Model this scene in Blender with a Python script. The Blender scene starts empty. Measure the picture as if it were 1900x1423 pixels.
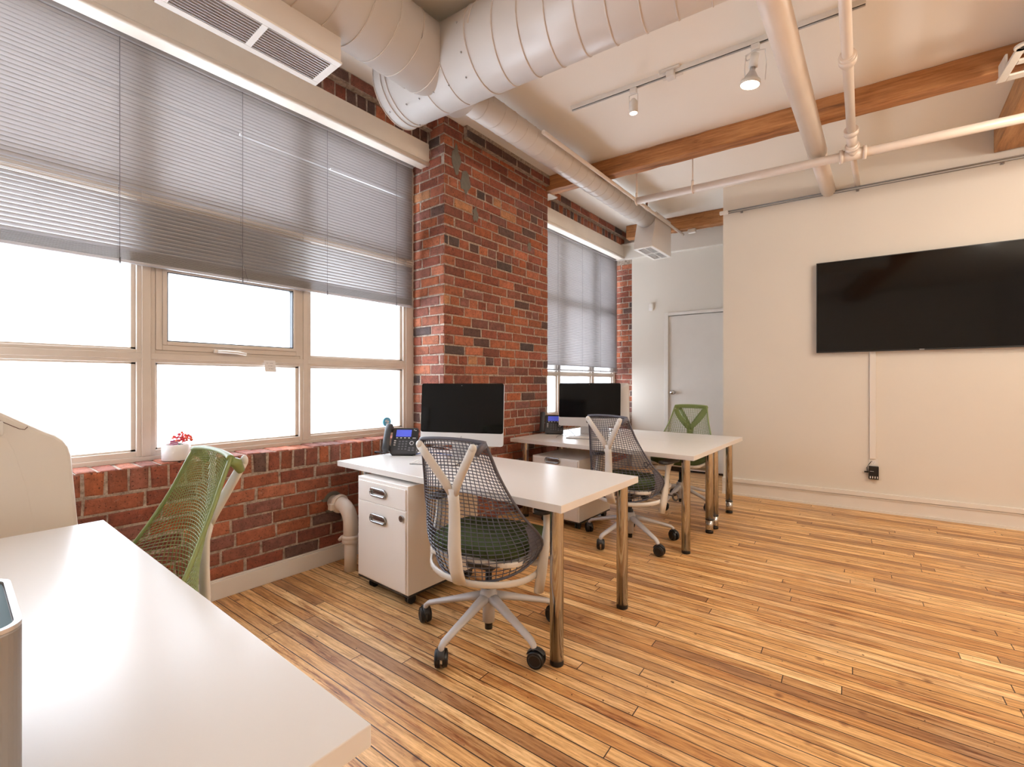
import bpy, bmesh, math, random
from mathutils import Vector, Matrix
R = math.radians
random.seed(7)
sc = bpy.context.scene
C = sc.collection

# ---------------------------------------------------------------- camera
YAW = 39.07
cam_d = bpy.data.cameras.new('camera'); cam = bpy.data.objects.new('camera', cam_d); C.objects.link(cam)
cam.location = (0, 0, 1.25); cam.rotation_euler = (R(90), 0, R(YAW))
cam_d.sensor_width = 36; cam_d.lens = 850 / 1900 * 36; cam_d.shift_y = -2.5 / 1900
cam_d.clip_start = 0.02; cam_d.clip_end = 100
sc.camera = cam
# ---------------------------------------------------------------- world, exposure
w = bpy.data.worlds.new('sky'); sc.world = w; w.use_nodes = True
bg = w.node_tree.nodes['Background']; bg.inputs[0].default_value = (0.90, 0.95, 1.0, 1); bg.inputs[1].default_value = 4.0
sc.view_settings.view_transform = 'Standard'; sc.view_settings.look = 'None'
sc.view_settings.exposure = 0.04; sc.view_settings.gamma = 1.0; sc.view_settings.use_curve_mapping = False
sc.cycles.use_denoising = True
sc.cycles.max_bounces = 10; sc.cycles.diffuse_bounces = 5; sc.cycles.glossy_bounces = 4
sc.cycles.transparent_max_bounces = 12; sc.cycles.sample_clamp_indirect = 6.0
sc.cycles.caustics_reflective = False; sc.cycles.caustics_refractive = False

def light(name, kind, loc, energy, color, rot=(0, 0, 0), **kw):
    d = bpy.data.lights.new(name, kind); o = bpy.data.objects.new(name, d); C.objects.link(o)
    d.energy = energy; d.color = color; o.location = loc; o.rotation_euler = rot
    for k, v in kw.items(): setattr(d, k, v)
    return o
DAY = (0.88, 0.94, 1.0)
WARM = (1.0, 0.91, 0.80)
# daylight outside the two windows of the brick wall
light('daylight', 'AREA', (-3.75, 0.3, 1.95), 215, DAY, (0, R(-90), 0), shape='RECTANGLE', size=2.5, size_y=4.6)
light('daylight', 'AREA', (-3.75, 5.45, 1.95), 118, DAY, (0, R(-90), 0), shape='RECTANGLE', size=2.5, size_y=2.3)
# unseen fill lamps without fixtures, added behind and beside the camera to brighten the room
for lx, ly, e in ((1.25, 3.9, 30), (3.25, 1.0, 62), (2.6, 2.4, 42), (-1.2, -1.6, 9), (2.6, 3.6, 36)):
    light('fill_lamp', 'POINT', (lx, ly, 2.98), e, WARM, shadow_soft_size=0.12)
light('track_lamp', 'SPOT', (-1.43, 3.223, 3.16), 30, WARM, (R(4), R(-4), 0), shadow_soft_size=0.04, spot_size=R(110), spot_blend=0.8)
light('track_lamp', 'SPOT', (-0.60, 3.20, 3.03), 55, WARM, (R(-8), R(-14), 0), shadow_soft_size=0.06, spot_size=R(120), spot_blend=0.8)

# ================================================================ materials
def new_mat(name):
    m = bpy.data.materials.new(name); m.use_nodes = True
    return m, m.node_tree, m.node_tree.nodes['Principled BSDF']
def lin(c):
    return tuple(((x / 255) / 12.92 if x / 255 <= 0.04045 else ((x / 255 + 0.055) / 1.055) ** 2.4) for x in c) + (1,)
def N(nt, t, **kw):
    n = nt.nodes.new(t)
    for k, v in kw.items(): setattr(n, k, v)
    return n
def mix(nt, f, a, b, mode='MIX'):
    n = N(nt, 'ShaderNodeMix', data_type='RGBA', blend_type=mode)
    for s, v in ((n.inputs[0], f), (n.inputs[6], a), (n.inputs[7], b)):
        if hasattr(v, 'links'): nt.links.new(v, s)
        else: s.default_value = v
    return n.outputs[2]
def math_(nt, op, a, b=0.0, c=None):
    n = N(nt, 'ShaderNodeMath', operation=op)
    for s, v in zip(n.inputs, (a, b, c)):
        if v is None: continue
        if hasattr(v, 'links'): nt.links.new(v, s)
        else: s.default_value = v
    return n.outputs[0]
def ramp(nt, src, stops):
    n = N(nt, 'ShaderNodeValToRGB'); e = n.color_ramp.elements
    while len(e) < len(stops): e.new(0.5)
    for el, (p, c) in zip(e, stops): el.position = p; el.color = c
    nt.links.new(src, n.inputs[0]); return n.outputs[0]
def noise(nt, vec, scale, detail=3, rough=0.5):
    n = N(nt, 'ShaderNodeTexNoise'); n.inputs['Scale'].default_value = scale
    n.inputs['Detail'].default_value = detail; n.inputs['Roughness'].default_value = rough
    if vec is not None: nt.links.new(vec, n.inputs['Vector'])
    return n.outputs['Fac']
def objco(nt): return N(nt, 'ShaderNodeTexCoord').outputs['Object']
def bump(nt, b, h, strength=0.2, dist=0.005):
    n = N(nt, 'ShaderNodeBump'); n.inputs['Strength'].default_value = strength; n.inputs['Distance'].default_value = dist
    nt.links.new(h, n.inputs['Height']); nt.links.new(n.outputs[0], b.inputs['Normal'])
def plain(name, c, rough=0.5, metal=0.0, var=0.04, scale=8, bmp=0.0, spec=0.5, coat=0.0):
    m, nt, b = new_mat(name); v = objco(nt)
    f = noise(nt, v, scale)
    d = tuple(x * (1 - var * 2) for x in lin(c)[:3]) + (1,); u = tuple(min(1, x * (1 + var)) for x in lin(c)[:3]) + (1,)
    nt.links.new(mix(nt, f, d, u), b.inputs['Base Color'])
    b.inputs['Roughness'].default_value = rough; b.inputs['Metallic'].default_value = metal
    b.inputs['Specular IOR Level'].default_value = spec; b.inputs['Coat Weight'].default_value = coat
    if bmp: bump(nt, b, noise(nt, v, scale * 12), bmp, 0.002)
    return m
M = {}
M['wall'] = plain('painted_wall', (224, 217, 206), 0.7, var=0.015, scale=2, bmp=0.08)
M['ceil'] = plain('painted_ceiling', (240, 234, 224), 0.8, var=0.015, scale=1.5, bmp=0.08)
M['trim'] = plain('white_trim_paint', (228, 222, 214), 0.45, var=0.03, scale=5)
M['frame'] = plain('window_frame_paint', (206, 194, 182), 0.5, var=0.05, scale=9)
M['lintel'] = plain('painted_lintel', (238, 228, 214), 0.6, var=0.06, scale=4, bmp=0.3)
M['duct'] = plain('painted_duct_metal', (208, 199, 191), 0.30, var=0.015, scale=3)
M['seam'] = plain('duct_seam', (206, 194, 184), 0.35)
M['pipe'] = plain('painted_pipe', (235, 220, 205), 0.35, var=0.03, scale=6)
M['grey_pipe'] = plain('galvanised_conduit', (150, 146, 140), 0.35, 0.7)
M['white_gloss'] = plain('white_laminate', (228, 222, 216), 0.28, var=0.01, scale=2)
M['cab'] = plain('white_cabinet_steel', (242, 236, 230), 0.38, var=0.01)
M['chrome'] = plain('chrome', (200, 199, 198), 0.13, 1.0, var=0.0)
M['steel'] = plain('brushed_steel', (170, 172, 176), 0.25, 1.0, var=0.02)
M['black'] = plain('black_plastic', (18, 18, 20), 0.4)
M['key_grey'] = plain('grey_phone_keys', (104, 104, 108), 0.5)
M['rubber'] = plain('black_rubber', (28, 27, 28), 0.6)
M['charcoal'] = plain('charcoal_plastic', (52, 52, 54), 0.42)
M['net_grey'] = plain('slate_grey_net', (92, 92, 104), 0.42, var=0.02)
M['net_green'] = plain('olive_green_net', (132, 146, 88), 0.42, var=0.02)
M['seat_green'] = plain('green_seat_fabric', (76, 92, 50), 0.9, var=0.25, scale=160, bmp=0.6)
M['offwhite'] = plain('off_white_plastic', (222, 216, 208), 0.38, var=0.01)
M['base_grey'] = plain('light_grey_chair_base', (196, 192, 192), 0.4, var=0.02)
M['alu'] = plain('satin_aluminium', (214, 212, 212), 0.32, 0.55, var=0.01)
M['screen'] = plain('black_screen_glass', (3, 3, 4), 0.06, spec=0.22, var=0)
M['tv'] = plain('tv_screen_glass', (3, 3, 4), 0.08, spec=0.4, var=0)
M['teal'] = plain('blue_grey_glass', (82, 108, 116), 0.6, spec=0.3)
M['grey_metal'] = plain('warm_grey_metal', (150, 144, 140), 0.45, 0.4, var=0.02)
M['putty'] = plain('grey_cement_patch', (122, 116, 106), 0.9, var=0.15, scale=30, bmp=0.6)
M['slat'] = None
M['keys'] = plain('white_keys', (238, 232, 226), 0.4)
M['paper'] = plain('white_paper', (232, 228, 226), 0.8)
M['ink'] = plain('grey_ink', (110, 104, 104), 0.8)
M['blue'] = plain('light_blue_sticker', (92, 176, 216), 0.5)
M['ceramic'] = plain('white_ceramic', (240, 240, 242), 0.2)
M['coral'] = plain('coral_petals', (246, 106, 78), 0.6, var=0.2, scale=60)
M['pink'] = plain('pink_petals', (240, 92, 110), 0.6, var=0.2, scale=60)
M['magenta'] = plain('magenta_print', (176, 60, 130), 0.5)
M['leaf'] = plain('dark_green_leaf', (28, 84, 60), 0.6)
M['cable_blue'] = plain('blue_cable', (40, 92, 170), 0.5)
M['cable_grey'] = plain('grey_cable', (120, 116, 118), 0.5)
M['redcap'] = plain('rusty_valve_iron', (96, 58, 44), 0.6)
M['plate'] = plain('painted_steel_plate', (214, 206, 194), 0.45, var=0.05, scale=20)

def emis(name, c, s):
    m, nt, b = new_mat(name); b.inputs['Base Color'].default_value = lin(c)
    b.inputs['Emission Color'].default_value = lin(c); b.inputs['Emission Strength'].default_value = s
    return m
M['bulb'] = emis('lit_lamp_face', (255, 236, 208), 9.0)
M['lcd'] = emis('lit_blue_display', (72, 84, 190), 0.55)

def m_slat():
    m, nt, b = new_mat('grey_blind_slat')
    b.inputs['Base Color'].default_value = lin((194, 188, 184)); b.inputs['Roughness'].default_value = 0.35
    b.inputs['Metallic'].default_value = 0.15
    tr = N(nt, 'ShaderNodeBsdfTranslucent'); tr.inputs[0].default_value = lin((190, 186, 186))
    mx = N(nt, 'ShaderNodeMixShader'); mx.inputs[0].default_value = 0.50
    nt.links.new(b.outputs[0], mx.inputs[1]); nt.links.new(tr.outputs[0], mx.inputs[2])
    nt.links.new(mx.outputs[0], nt.nodes['Material Output'].inputs[0])
    return m
M['slat'] = m_slat()
def m_pane():
    m, nt, b = new_mat('frosted_window_pane')
    tr = N(nt, 'ShaderNodeBsdfTranslucent'); tr.inputs[0].default_value = (0.93, 0.96, 1, 1)
    tp = N(nt, 'ShaderNodeBsdfTransparent'); tp.inputs[0].default_value = (0.95, 0.97, 1, 1)
    mx = N(nt, 'ShaderNodeMixShader'); mx.inputs[0].default_value = 0.5
    nt.links.new(tr.outputs[0], mx.inputs[1]); nt.links.new(tp.outputs[0], mx.inputs[2])
    nt.links.new(mx.outputs[0], nt.nodes['Material Output'].inputs[0])
    return m
M['pane'] = m_pane()

def m_brick():
    m, nt, b = new_mat('old_red_brick'); v = objco(nt)
    at = N(nt, 'ShaderNodeAttribute', attribute_name='tone')
    big = noise(nt, v, 26, 5, 0.65); sm = noise(nt, v, 150, 3)
    c = mix(nt, 0.7, at.outputs['Color'], ramp(nt, big, [(0.32, (0.42, 0.40, 0.42, 1)), (0.62, (1.05, 1.0, 1.0, 1))]), 'MULTIPLY')
    spots = ramp(nt, noise(nt, v, 95, 3, 0.5), [(0.33, (0.12, 0.08, 0.07, 1)), (0.39, (1, 1, 1, 1))])
    c = mix(nt, 0.8, c, spots, 'MULTIPLY')
    lime = ramp(nt, noise(nt, v, 34, 6, 0.75), [(0.61, (0, 0, 0, 1)), (0.72, (1, 1, 1, 1))])
    lf = N(nt, 'ShaderNodeSeparateColor'); nt.links.new(lime, lf.inputs[0])
    c = mix(nt, math_(nt, 'MULTIPLY', lf.outputs[0], 0.45), c, lin((196, 160, 140)))
    nt.links.new(c, b.inputs['Base Color']); b.inputs['Roughness'].default_value = 0.85
    bump(nt, b, math_(nt, 'ADD', big, math_(nt, 'MULTIPLY', sm, 0.4)), 0.7, 0.006)
    return m
M['brick'] = m_brick()
def m_mortar():
    m, nt, b = new_mat('rough_lime_mortar'); v = objco(nt)
    c = ramp(nt, noise(nt, v, 40, 5, 0.7), [(0.3, lin((120, 104, 92))), (0.5, lin((176, 158, 142))), (0.7, lin((206, 190, 176)))])
    nt.links.new(c, b.inputs['Base Color']); b.inputs['Roughness'].default_value = 0.95
    bump(nt, b, noise(nt, v, 90, 4, 0.7), 1.0, 0.008)
    return m
M['mortar'] = m_mortar()

def m_floor():
    m, nt, b = new_mat('old_maple_strip_floor')
    co = N(nt, 'ShaderNodeTexCoord').outputs['Object']
    mp = N(nt, 'ShaderNodeMapping'); mp.inputs['Rotation'].default_value = (0, 0, R(-2.6)); nt.links.new(co, mp.inputs[0])
    sp = N(nt, 'ShaderNodeSeparateXYZ'); nt.links.new(mp.outputs[0], sp.inputs[0])
    x, y = sp.outputs[0], sp.outputs[1]
    # narrower at the far side, as most strips are 61 mm
    row = math_(nt, 'DIVIDE', y, 0.061); ri = math_(nt, 'FLOOR', row); rf = math_(nt, 'FRACT', row)
    wn = N(nt, 'ShaderNodeTexWhiteNoise', noise_dimensions='1D'); nt.links.new(ri, wn.inputs['W'])
    L = 1.75
    xs = math_(nt, 'ADD', math_(nt, 'DIVIDE', x, L), math_(nt, 'MULTIPLY', wn.outputs['Value'], 13.7))
    ci = math_(nt, 'FLOOR', xs); cf = math_(nt, 'FRACT', xs)
    cb = N(nt, 'ShaderNodeCombineXYZ'); nt.links.new(ri, cb.inputs[0]); nt.links.new(ci, cb.inputs[1])
    wn2 = N(nt, 'ShaderNodeTexWhiteNoise', noise_dimensions='2D'); nt.links.new(cb.outputs[0], wn2.inputs['Vector'])
    tone = ramp(nt, wn2.outputs['Value'], [(0.0, lin((160, 118, 78))), (0.25, lin((216, 172, 112))), (0.5, lin((228, 190, 134))), (0.75, lin((192, 142, 84))), (1.0, lin((240, 208, 156)))])
    # grain, stretched along the strip and different in each strip
    gv = N(nt, 'ShaderNodeCombineXYZ'); nt.links.new(math_(nt, 'MULTIPLY', x, 1.0), gv.inputs[0]); nt.links.new(math_(nt, 'MULTIPLY', y, 14.0), gv.inputs[1])
    nt.links.new(math_(nt, 'MULTIPLY', wn2.outputs['Value'], 40.0), gv.inputs[2])
    g1 = noise(nt, gv.outputs[0], 3.6, 8, 0.72)
    grain = ramp(nt, g1, [(0.30, lin((138, 100, 66))), (0.44, lin((216, 198, 174))), (0.58, (1, 1, 1, 1))])
    c = mix(nt, 0.75, tone, grain, 'MULTIPLY')
    # worn grey patches and dark stains
    wear = ramp(nt, noise(nt, co, 1.3, 5, 0.6), [(0.50, (0, 0, 0, 1)), (0.72, (1, 1, 1, 1))])
    ws = N(nt, 'ShaderNodeSeparateColor'); nt.links.new(wear, ws.inputs[0])
    c = mix(nt, math_(nt, 'MULTIPLY', ws.outputs[0], 0.50), c, lin((156, 130, 108)))
    st = ramp(nt, noise(nt, gv.outputs[0], 1.7, 5, 0.75), [(0.31, (0.22, 0.12, 0.07, 1)), (0.37, (0.62, 0.42, 0.28, 1)), (0.44, (1, 1, 1, 1))])
    c = mix(nt, 0.9, c, st, 'MULTIPLY')
    fv = N(nt, 'ShaderNodeCombineXYZ'); nt.links.new(math_(nt, 'MULTIPLY', x, 5.0), fv.inputs[0]); nt.links.new(math_(nt, 'MULTIPLY', y, 90.0), fv.inputs[1]); nt.links.new(math_(nt, 'MULTIPLY', wn2.outputs['Value'], 90.0), fv.inputs[2])
    fine = ramp(nt, noise(nt, fv.outputs[0], 1.0, 6, 0.8), [(0.33, (0.40, 0.26, 0.17, 1)), (0.45, (0.84, 0.76, 0.68, 1)), (0.57, (1.08, 1.07, 1.05, 1))])
    c = mix(nt, 0.85, c, fine, 'MULTIPLY')
    sk = ramp(nt, noise(nt, co, 46, 2, 0.4), [(0.235, (0.10, 0.06, 0.05, 1)), (0.275, (1, 1, 1, 1))])
    c = mix(nt, 0.85, c, sk, 'MULTIPLY')
    # knots and specks
    vo = N(nt, 'ShaderNodeTexVoronoi'); vo.inputs['Scale'].default_value = 6.0; nt.links.new(co, vo.inputs['Vector'])
    kn = ramp(nt, vo.outputs['Distance'], [(0.0, (0.16, 0.08, 0.05, 1)), (0.05, (0.35, 0.2, 0.13, 1)), (0.13, (1, 1, 1, 1))])
    c = mix(nt, 0.7, c, kn, 'MULTIPLY')
    # gaps
    e1 = math_(nt, 'LESS_THAN', rf, 0.07); e2 = math_(nt, 'LESS_THAN', cf, 0.0022)
    gap = math_(nt, 'MAXIMUM', e1, e2)
    gn = math_(nt, 'ADD', 0.70, math_(nt, 'MULTIPLY', noise(nt, co, 5, 2), 0.6))
    c = mix(nt, math_(nt, 'MULTIPLY', gap, gn), c, lin((44, 26, 18)))
    hsv = N(nt, 'ShaderNodeHueSaturation'); hsv.inputs['Saturation'].default_value = 0.98; hsv.inputs['Value'].default_value = 1.25; nt.links.new(c, hsv.inputs['Color']); c = hsv.outputs[0]
    nt.links.new(c, b.inputs['Base Color'])
    nt.links.new(math_(nt, 'ADD', 0.30, math_(nt, 'MULTIPLY', g1, 0.22)), b.inputs['Roughness'])
    b.inputs['Specular IOR Level'].default_value = 0.45
    hh = math_(nt, 'SUBTRACT', math_(nt, 'MULTIPLY', g1, 0.25), gap)
    bump(nt, b, hh, 0.35, 0.003)
    return m
M['floor'] = m_floor()
def m_wood(name, axis, a, bcol, dark):
    m, nt, b = new_mat(name); v = objco(nt)
    mp = N(nt, 'ShaderNodeMapping'); nt.links.new(v, mp.inputs[0])
    mp.inputs['Scale'].default_value = (0.55, 6, 6) if axis == 'x' else (6, 0.55, 6)
    g = noise(nt, mp.outputs[0], 3.0, 7, 0.7)
    wv = N(nt, 'ShaderNodeTexWave', wave_type='RINGS', rings_direction='X' if axis == 'x' else 'Y'); wv.inputs['Scale'].default_value = 2.2
    wv.inputs['Distortion'].default_value = 7; wv.inputs['Detail'].default_value = 3; nt.links.new(mp.outputs[0], wv.inputs['Vector'])
    c = mix(nt, 0.10, ramp(nt, g, [(0.3, lin(dark)), (0.48, lin(a)), (0.68, lin(bcol))]), ramp(nt, wv.outputs['Fac'], [(0, lin(dark)), (0.5, lin(bcol))]))
    cr = ramp(nt, noise(nt, mp.outputs[0], 1.4, 5, 0.8), [(0.30, (0.15, 0.08, 0.05, 1)), (0.36, (1, 1, 1, 1))])
    c = mix(nt, 0.8, c, cr, 'MULTIPLY')
    nt.links.new(c, b.inputs['Base Color']); b.inputs['Roughness'].default_value = 0.7
    bump(nt, b, g, 0.4, 0.006); return m
M['beam'] = m_wood('old_timber_beam', 'x', (168, 112, 66), (200, 144, 92), (104, 66, 42))
M['girder'] = m_wood('old_timber_girder', 'y', (176, 126, 80), (206, 156, 106), (120, 82, 54))

# ================================================================ mesh helpers
def bx(bm, x0, x1, y0, y1, z0, z1, mi=0, mat=None):
    vs = [bm.verts.new(Vector(p)) for p in ((x0, y0, z0), (x1, y0, z0), (x1, y1, z0), (x0, y1, z0), (x0, y0, z1), (x1, y0, z1), (x1, y1, z1), (x0, y1, z1))]
    if mat is not None:
        for v in vs: v.co = mat @ v.co
    fs = []
    for q in ((0, 3, 2, 1), (4, 5, 6, 7), (0, 1, 5, 4), (1, 2, 6, 5), (2, 3, 7, 6), (3, 0, 4, 7)):
        f = bm.faces.new([vs[i] for i in q]); f.material_index = mi; fs.append(f)
    return fs
def frame_of(d):
    d = d.normalized(); up = Vector((0, 0, 1)) if abs(d.z) < 0.95 else Vector((1, 0, 0))
    a = d.cross(up).normalized(); return a, a.cross(d).normalized()
def cyl(bm, p0, p1, r0, r1=None, n=20, mi=0, cap=True):
    p0, p1 = Vector(p0), Vector(p1); r1 = r0 if r1 is None else r1
    a, b = frame_of(p1 - p0); rings = []
    for p, r in ((p0, r0), (p1, r1)):
        rings.append([bm.verts.new(p + (a * math.cos(t) + b * math.sin(t)) * r) for t in [2 * math.pi * i / n for i in range(n)]])
    for i in range(n):
        f = bm.faces.new((rings[0][i], rings[0][(i + 1) % n], rings[1][(i + 1) % n], rings[1][i])); f.material_index = mi; f.smooth = True
    if cap:
        f = bm.faces.new(rings[0][::-1]); f.material_index = mi
        f = bm.faces.new(rings[1]); f.material_index = mi
def tube(bm, pts, r, n=10, mi=0, closed=False, rs=None, side=None, flat=1.0):
    pts = [Vector(p) for p in pts]; k = len(pts); rings = []
    for i, p in enumerate(pts):
        d = (pts[(i + 1) % k] - pts[i - 1]) if closed else (pts[min(i + 1, k - 1)] - pts[max(i - 1, 0)])
        d.normalize()
        if side is not None:
            a = Vector(side); a = (a - d * a.dot(d)).normalized(); b = a.cross(d).normalized()
        else: a, b = frame_of(d)
        rr = rs[i] if rs else r
        rings.append([bm.verts.new(p + a * math.cos(t) * rr + b * math.sin(t) * rr * flat) for t in [2 * math.pi * j / n for j in range(n)]])
    for i in range(k if closed else k - 1):
        A, B = rings[i], rings[(i + 1) % k]
        for j in range(n):
            f = bm.faces.new((A[j], A[(j + 1) % n], B[(j + 1) % n], B[j])); f.smooth = True; f.material_index = mi
    if not closed:
        bm.faces.new(rings[0][::-1]).material_index = mi; bm.faces.new(rings[-1]).material_index = mi
def lathe(bm, prof, n=32, c=(0, 0), mi=0):
    rings = []
    for r, z in prof:
        rings.append([bm.verts.new((c[0] + r * math.cos(2 * math.pi * i / n), c[1] + r * math.sin(2 * math.pi * i / n), z)) for i in range(n)])
    for A, B in zip(rings, rings[1:]):
        for j in range(n):
            f = bm.faces.new((A[j], A[(j + 1) % n], B[(j + 1) % n], B[j])); f.smooth = True; f.material_index = mi
    if prof[0][0] > 1e-4: bm.faces.new(rings[0][::-1])
    if prof[-1][0] > 1e-4: bm.faces.new(rings[-1])
def prism(bm, poly, axis, a, b, mi=0):
    def P(u, v, t): return {'x': (t, u, v), 'y': (u, t, v), 'z': (u, v, t)}[axis]
    A = [bm.verts.new(P(u, v, a)) for u, v in poly]; B = [bm.verts.new(P(u, v, b)) for u, v in poly]; n = len(poly)
    bm.faces.new(A[::-1]).material_index = mi; bm.faces.new(B).material_index = mi
    for i in range(n): bm.faces.new((A[i], A[(i + 1) % n], B[(i + 1) % n], B[i])).material_index = mi
def rrect(w2, h2, r, n=5, cx=0, cy=0):
    out = []
    for sx, sy, a0 in ((1, 1, 0), (-1, 1, 90), (-1, -1, 180), (1, -1, 270)):
        for i in range(n + 1):
            a = R(a0 + 90 * i / n); out.append((cx + sx * (w2 - r) + r * math.cos(a), cy + sy * (h2 - r) + r * math.sin(a)))
    return out
def obj(name, bm, mats, parent=None, bevel=0, seg=2, norm=True, label=None):
    if norm: bmesh.ops.recalc_face_normals(bm, faces=bm.faces)
    me = bpy.data.meshes.new(name); bm.to_mesh(me); bm.free()
    for m in (mats if isinstance(mats, (list, tuple)) else [mats]): me.materials.append(m)
    o = bpy.data.objects.new(name, me); C.objects.link(o)
    if parent is not None: o.parent = parent
    if bevel:
        md = o.modifiers.new('bevel', 'BEVEL'); md.width = bevel; md.segments = seg; md.limit_method = 'ANGLE'; md.angle_limit = R(50)
    if label: o['label'] = label
    return o
def B(): return bmesh.new()
def boxobj(name, b, mat, parent=None, bevel=0, label=None):
    bm = B(); bx(bm, *b); return obj(name, bm, mat, parent, bevel, label=label)
def tag(o, label, cat, group=None, kind=None):
    o['label'] = label; o['category'] = cat
    if group: o['group'] = group
    if kind: o['kind'] = kind
    return o
def thing(name, label, cat, loc=(0, 0, 0), rz=0.0, group=None):
    o = bpy.data.objects.new(name, None); C.objects.link(o); o.location = loc; o.rotation_euler = (0, 0, rz)
    o.empty_display_size = 0.1
    return tag(o, label, cat, group)
def struct(o): o['kind'] = 'structure'; return o
def kids(o): return [c for c in bpy.data.objects if c.parent == o]
def dup(root, loc, rz, label):
    r = root.copy(); C.objects.link(r); r.location = loc; r.rotation_euler = (0, 0, rz); r['label'] = label
    for ch in kids(root):
        c = ch.copy(); C.objects.link(c); c.parent = r
        for g in kids(ch):
            d = g.copy(); C.objects.link(d); d.parent = c
    return r
# direction of the cross walls and beams: 5.1 degrees off the x axis
TH = R(5.1); DX, DY = math.cos(TH), math.sin(TH)
def along(p, s, off=0.0): return (p[0] + DX * s - DY * off, p[1] + DY * s + DX * off)

# ================================================================ room shell
CEIL = 3.44
XW, XP, XF, XU = -2.985, -2.80, -3.19, -2.985     # low wall face, pier face, window frame face, recessed wall above windows
RX, BY = 3.4, -2.8
floor = struct(boxobj('floor', (-3.6, RX, BY, 7.4, -0.1, 0.0), M['floor']))
ceil = struct(boxobj('ceiling', (-3.6, RX, BY, 7.4, CEIL, CEIL + 0.1), M['ceil']))
struct(boxobj('wall_right', (RX, RX + 0.15, BY, 7.4, 0, CEIL), M['wall']))
struct(boxobj('wall_back', (-3.6, RX + 0.15, BY - 0.15, BY, 0, CEIL), M['wall']))

TONES = [(160, 94, 68), (146, 82, 62), (174, 104, 72), (134, 80, 64), (150, 94, 76), (182, 112, 82), (140, 92, 80), (168, 96, 62), (152, 86, 66)]
DARK = [(88, 72, 68), (106, 80, 72), (98, 70, 62)]
def tone(dark=0.06):
    r = random.random()
    if r < dark: return lin(random.choice(DARK))
    if r < dark + 0.02: return lin((190, 136, 96))
    c = lin(random.choice(TONES)); k = random.uniform(0.80, 1.15)
    return (c[0] * k, c[1] * k, c[2] * k, 1)
def one_brick(bm, lay, o, u, v, n, w, h, d, col):
    """o corner, u/v unit vectors in the face, n outward normal"""
    j = lambda s: random.uniform(-s, s)
    c = 0.007; d += random.uniform(-0.002, 0.003)
    P = []
    for (a, b_) in ((0, 0), (w, 0), (w, h), (0, h)):
        P.append((a + j(0.0035), b_ + j(0.0035)))
    base = [bm.verts.new(o + u * a + v * b_) for a, b_ in P]
    mid = [bm.verts.new(o + u * a + v * b_ + n * (d - c * 0.6)) for a, b_ in P]
    cx, cy = w / 2, h / 2
    top = [bm.verts.new(o + u * (a + (c if a < cx else -c)) + v * (b_ + (c if b_ < cy else -c)) + n * d) for a, b_ in P]
    for A, Bq in ((base, mid), (mid, top)):
        for i in range(4):
            f = bm.faces.new((A[i], A[(i + 1) % 4], Bq[(i + 1) % 4], Bq[i]))
            for l in f.loops: l[lay] = col
    f = bm.faces.new(top)
    for l in f.loops: l[lay] = col
BH, BL, JT = 0.0825, 0.232, 0.013
def courses(bm, lay, o, u, n, width, z0, z1, dark=0.06, start=0, headers=None, d=0.006, maxz=None):
    z = z0; k = start
    while z + BH * 0.6 < z1:
        hd = (headers is not None and k % headers == headers - 1)
        L = BL / 2 if hd else BL
        x = -(L / 2 if k % 2 else 0) + random.uniform(-0.012, 0.012)
        while x < width:
            Lr = L * random.uniform(0.93, 1.06)
            a = max(x, 0.0); e = min(x + Lr - JT * random.uniform(0.8, 1.3), width)
            if e - a > 0.03:
                one_brick(bm, lay, Vector(o) + Vector(u) * a + Vector((0, 0, z - o[2])), Vector(u), Vector((0, 0, 1)), Vector(n), e - a, min(BH - JT, z1 - z), d, tone(dark))
            x += Lr
        z += BH; k += 1
def rowlock(bm, lay, o, u, v, n, width, h, dark=0.05, step=0.083, d=0.006):
    x = 0.0
    while x < width:
        w_ = min(step * random.uniform(0.92, 1.1) - JT, width - x)
        if w_ > 0.02: one_brick(bm, lay, Vector(o) + Vector(u) * x, Vector(u), Vector(v), Vector(n), w_, h, d, tone(dark))
        x += w_ + JT
def brick_obj(name, boxes, fill):
    """mortar boxes plus bricks standing proud of them, one mesh"""
    bm = B(); lay = bm.loops.layers.float_color.new('tone')
    for b in boxes: bx(bm, *b)
    for f in bm.faces: f.material_index = 1
    k = len(bm.faces)
    fill(bm, lay)
    o = obj(name, bm, [M['brick'], M['mortar']], norm=False)
    return struct(o)
Y0w, Y1w = -2.8, 2.566         # first window
YP0, YP1 = 2.566, 4.05         # pier
Y2w0, Y2w1 = 4.05, 6.42        # second window
SILL = 0.815
def low_wall(y0, y1):
    def fill(bm, lay):
        z0 = 0.115; n = (1, 0, 0)
        courses(bm, lay, (XW, y0, z0), (0, 1, 0), n, y1 - y0, z0, SILL - 0.125, dark=0.07)
        rowlock(bm, lay, (XW, y0, SILL - 0.118), (0, 1, 0), (0, 0, 1), n, y1 - y0, 0.112)
        rowlock(bm, lay, (XW - 0.215, y0, SILL - 0.006), (0, 1, 0), (1, 0, 0), (0, 0, 1), y1 - y0, 0.215)
    return fill
brick_obj('wall_left_low', [(-3.55, XW, Y0w, Y1w, 0, SILL - 0.006)], low_wall(Y0w, Y1w))
brick_obj('wall_left_low', [(-3.55, XW, Y2w0, 6.6, 0, SILL - 0.006)], low_wall(Y2w0, 6.42))
def pier(bm, lay):
    courses(bm, lay, (XP, YP0, 0.0), (0, 1, 0), (1, 0, 0), YP1 - YP0, 0.0, CEIL, dark=0.08, headers=6)
    courses(bm, lay, (XP - 0.40, YP0, 0.0), (1, 0, 0), (0, -1, 0), 0.40, 0.0, CEIL, dark=0.12)
    # corbelled top courses
    courses(bm, lay, (XP + 0.045, YP0 + 0.22, 3.335), (0, 1, 0), (1, 0, 0), YP1 - YP0 - 0.22, 3.335, CEIL, dark=0.3)
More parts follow.
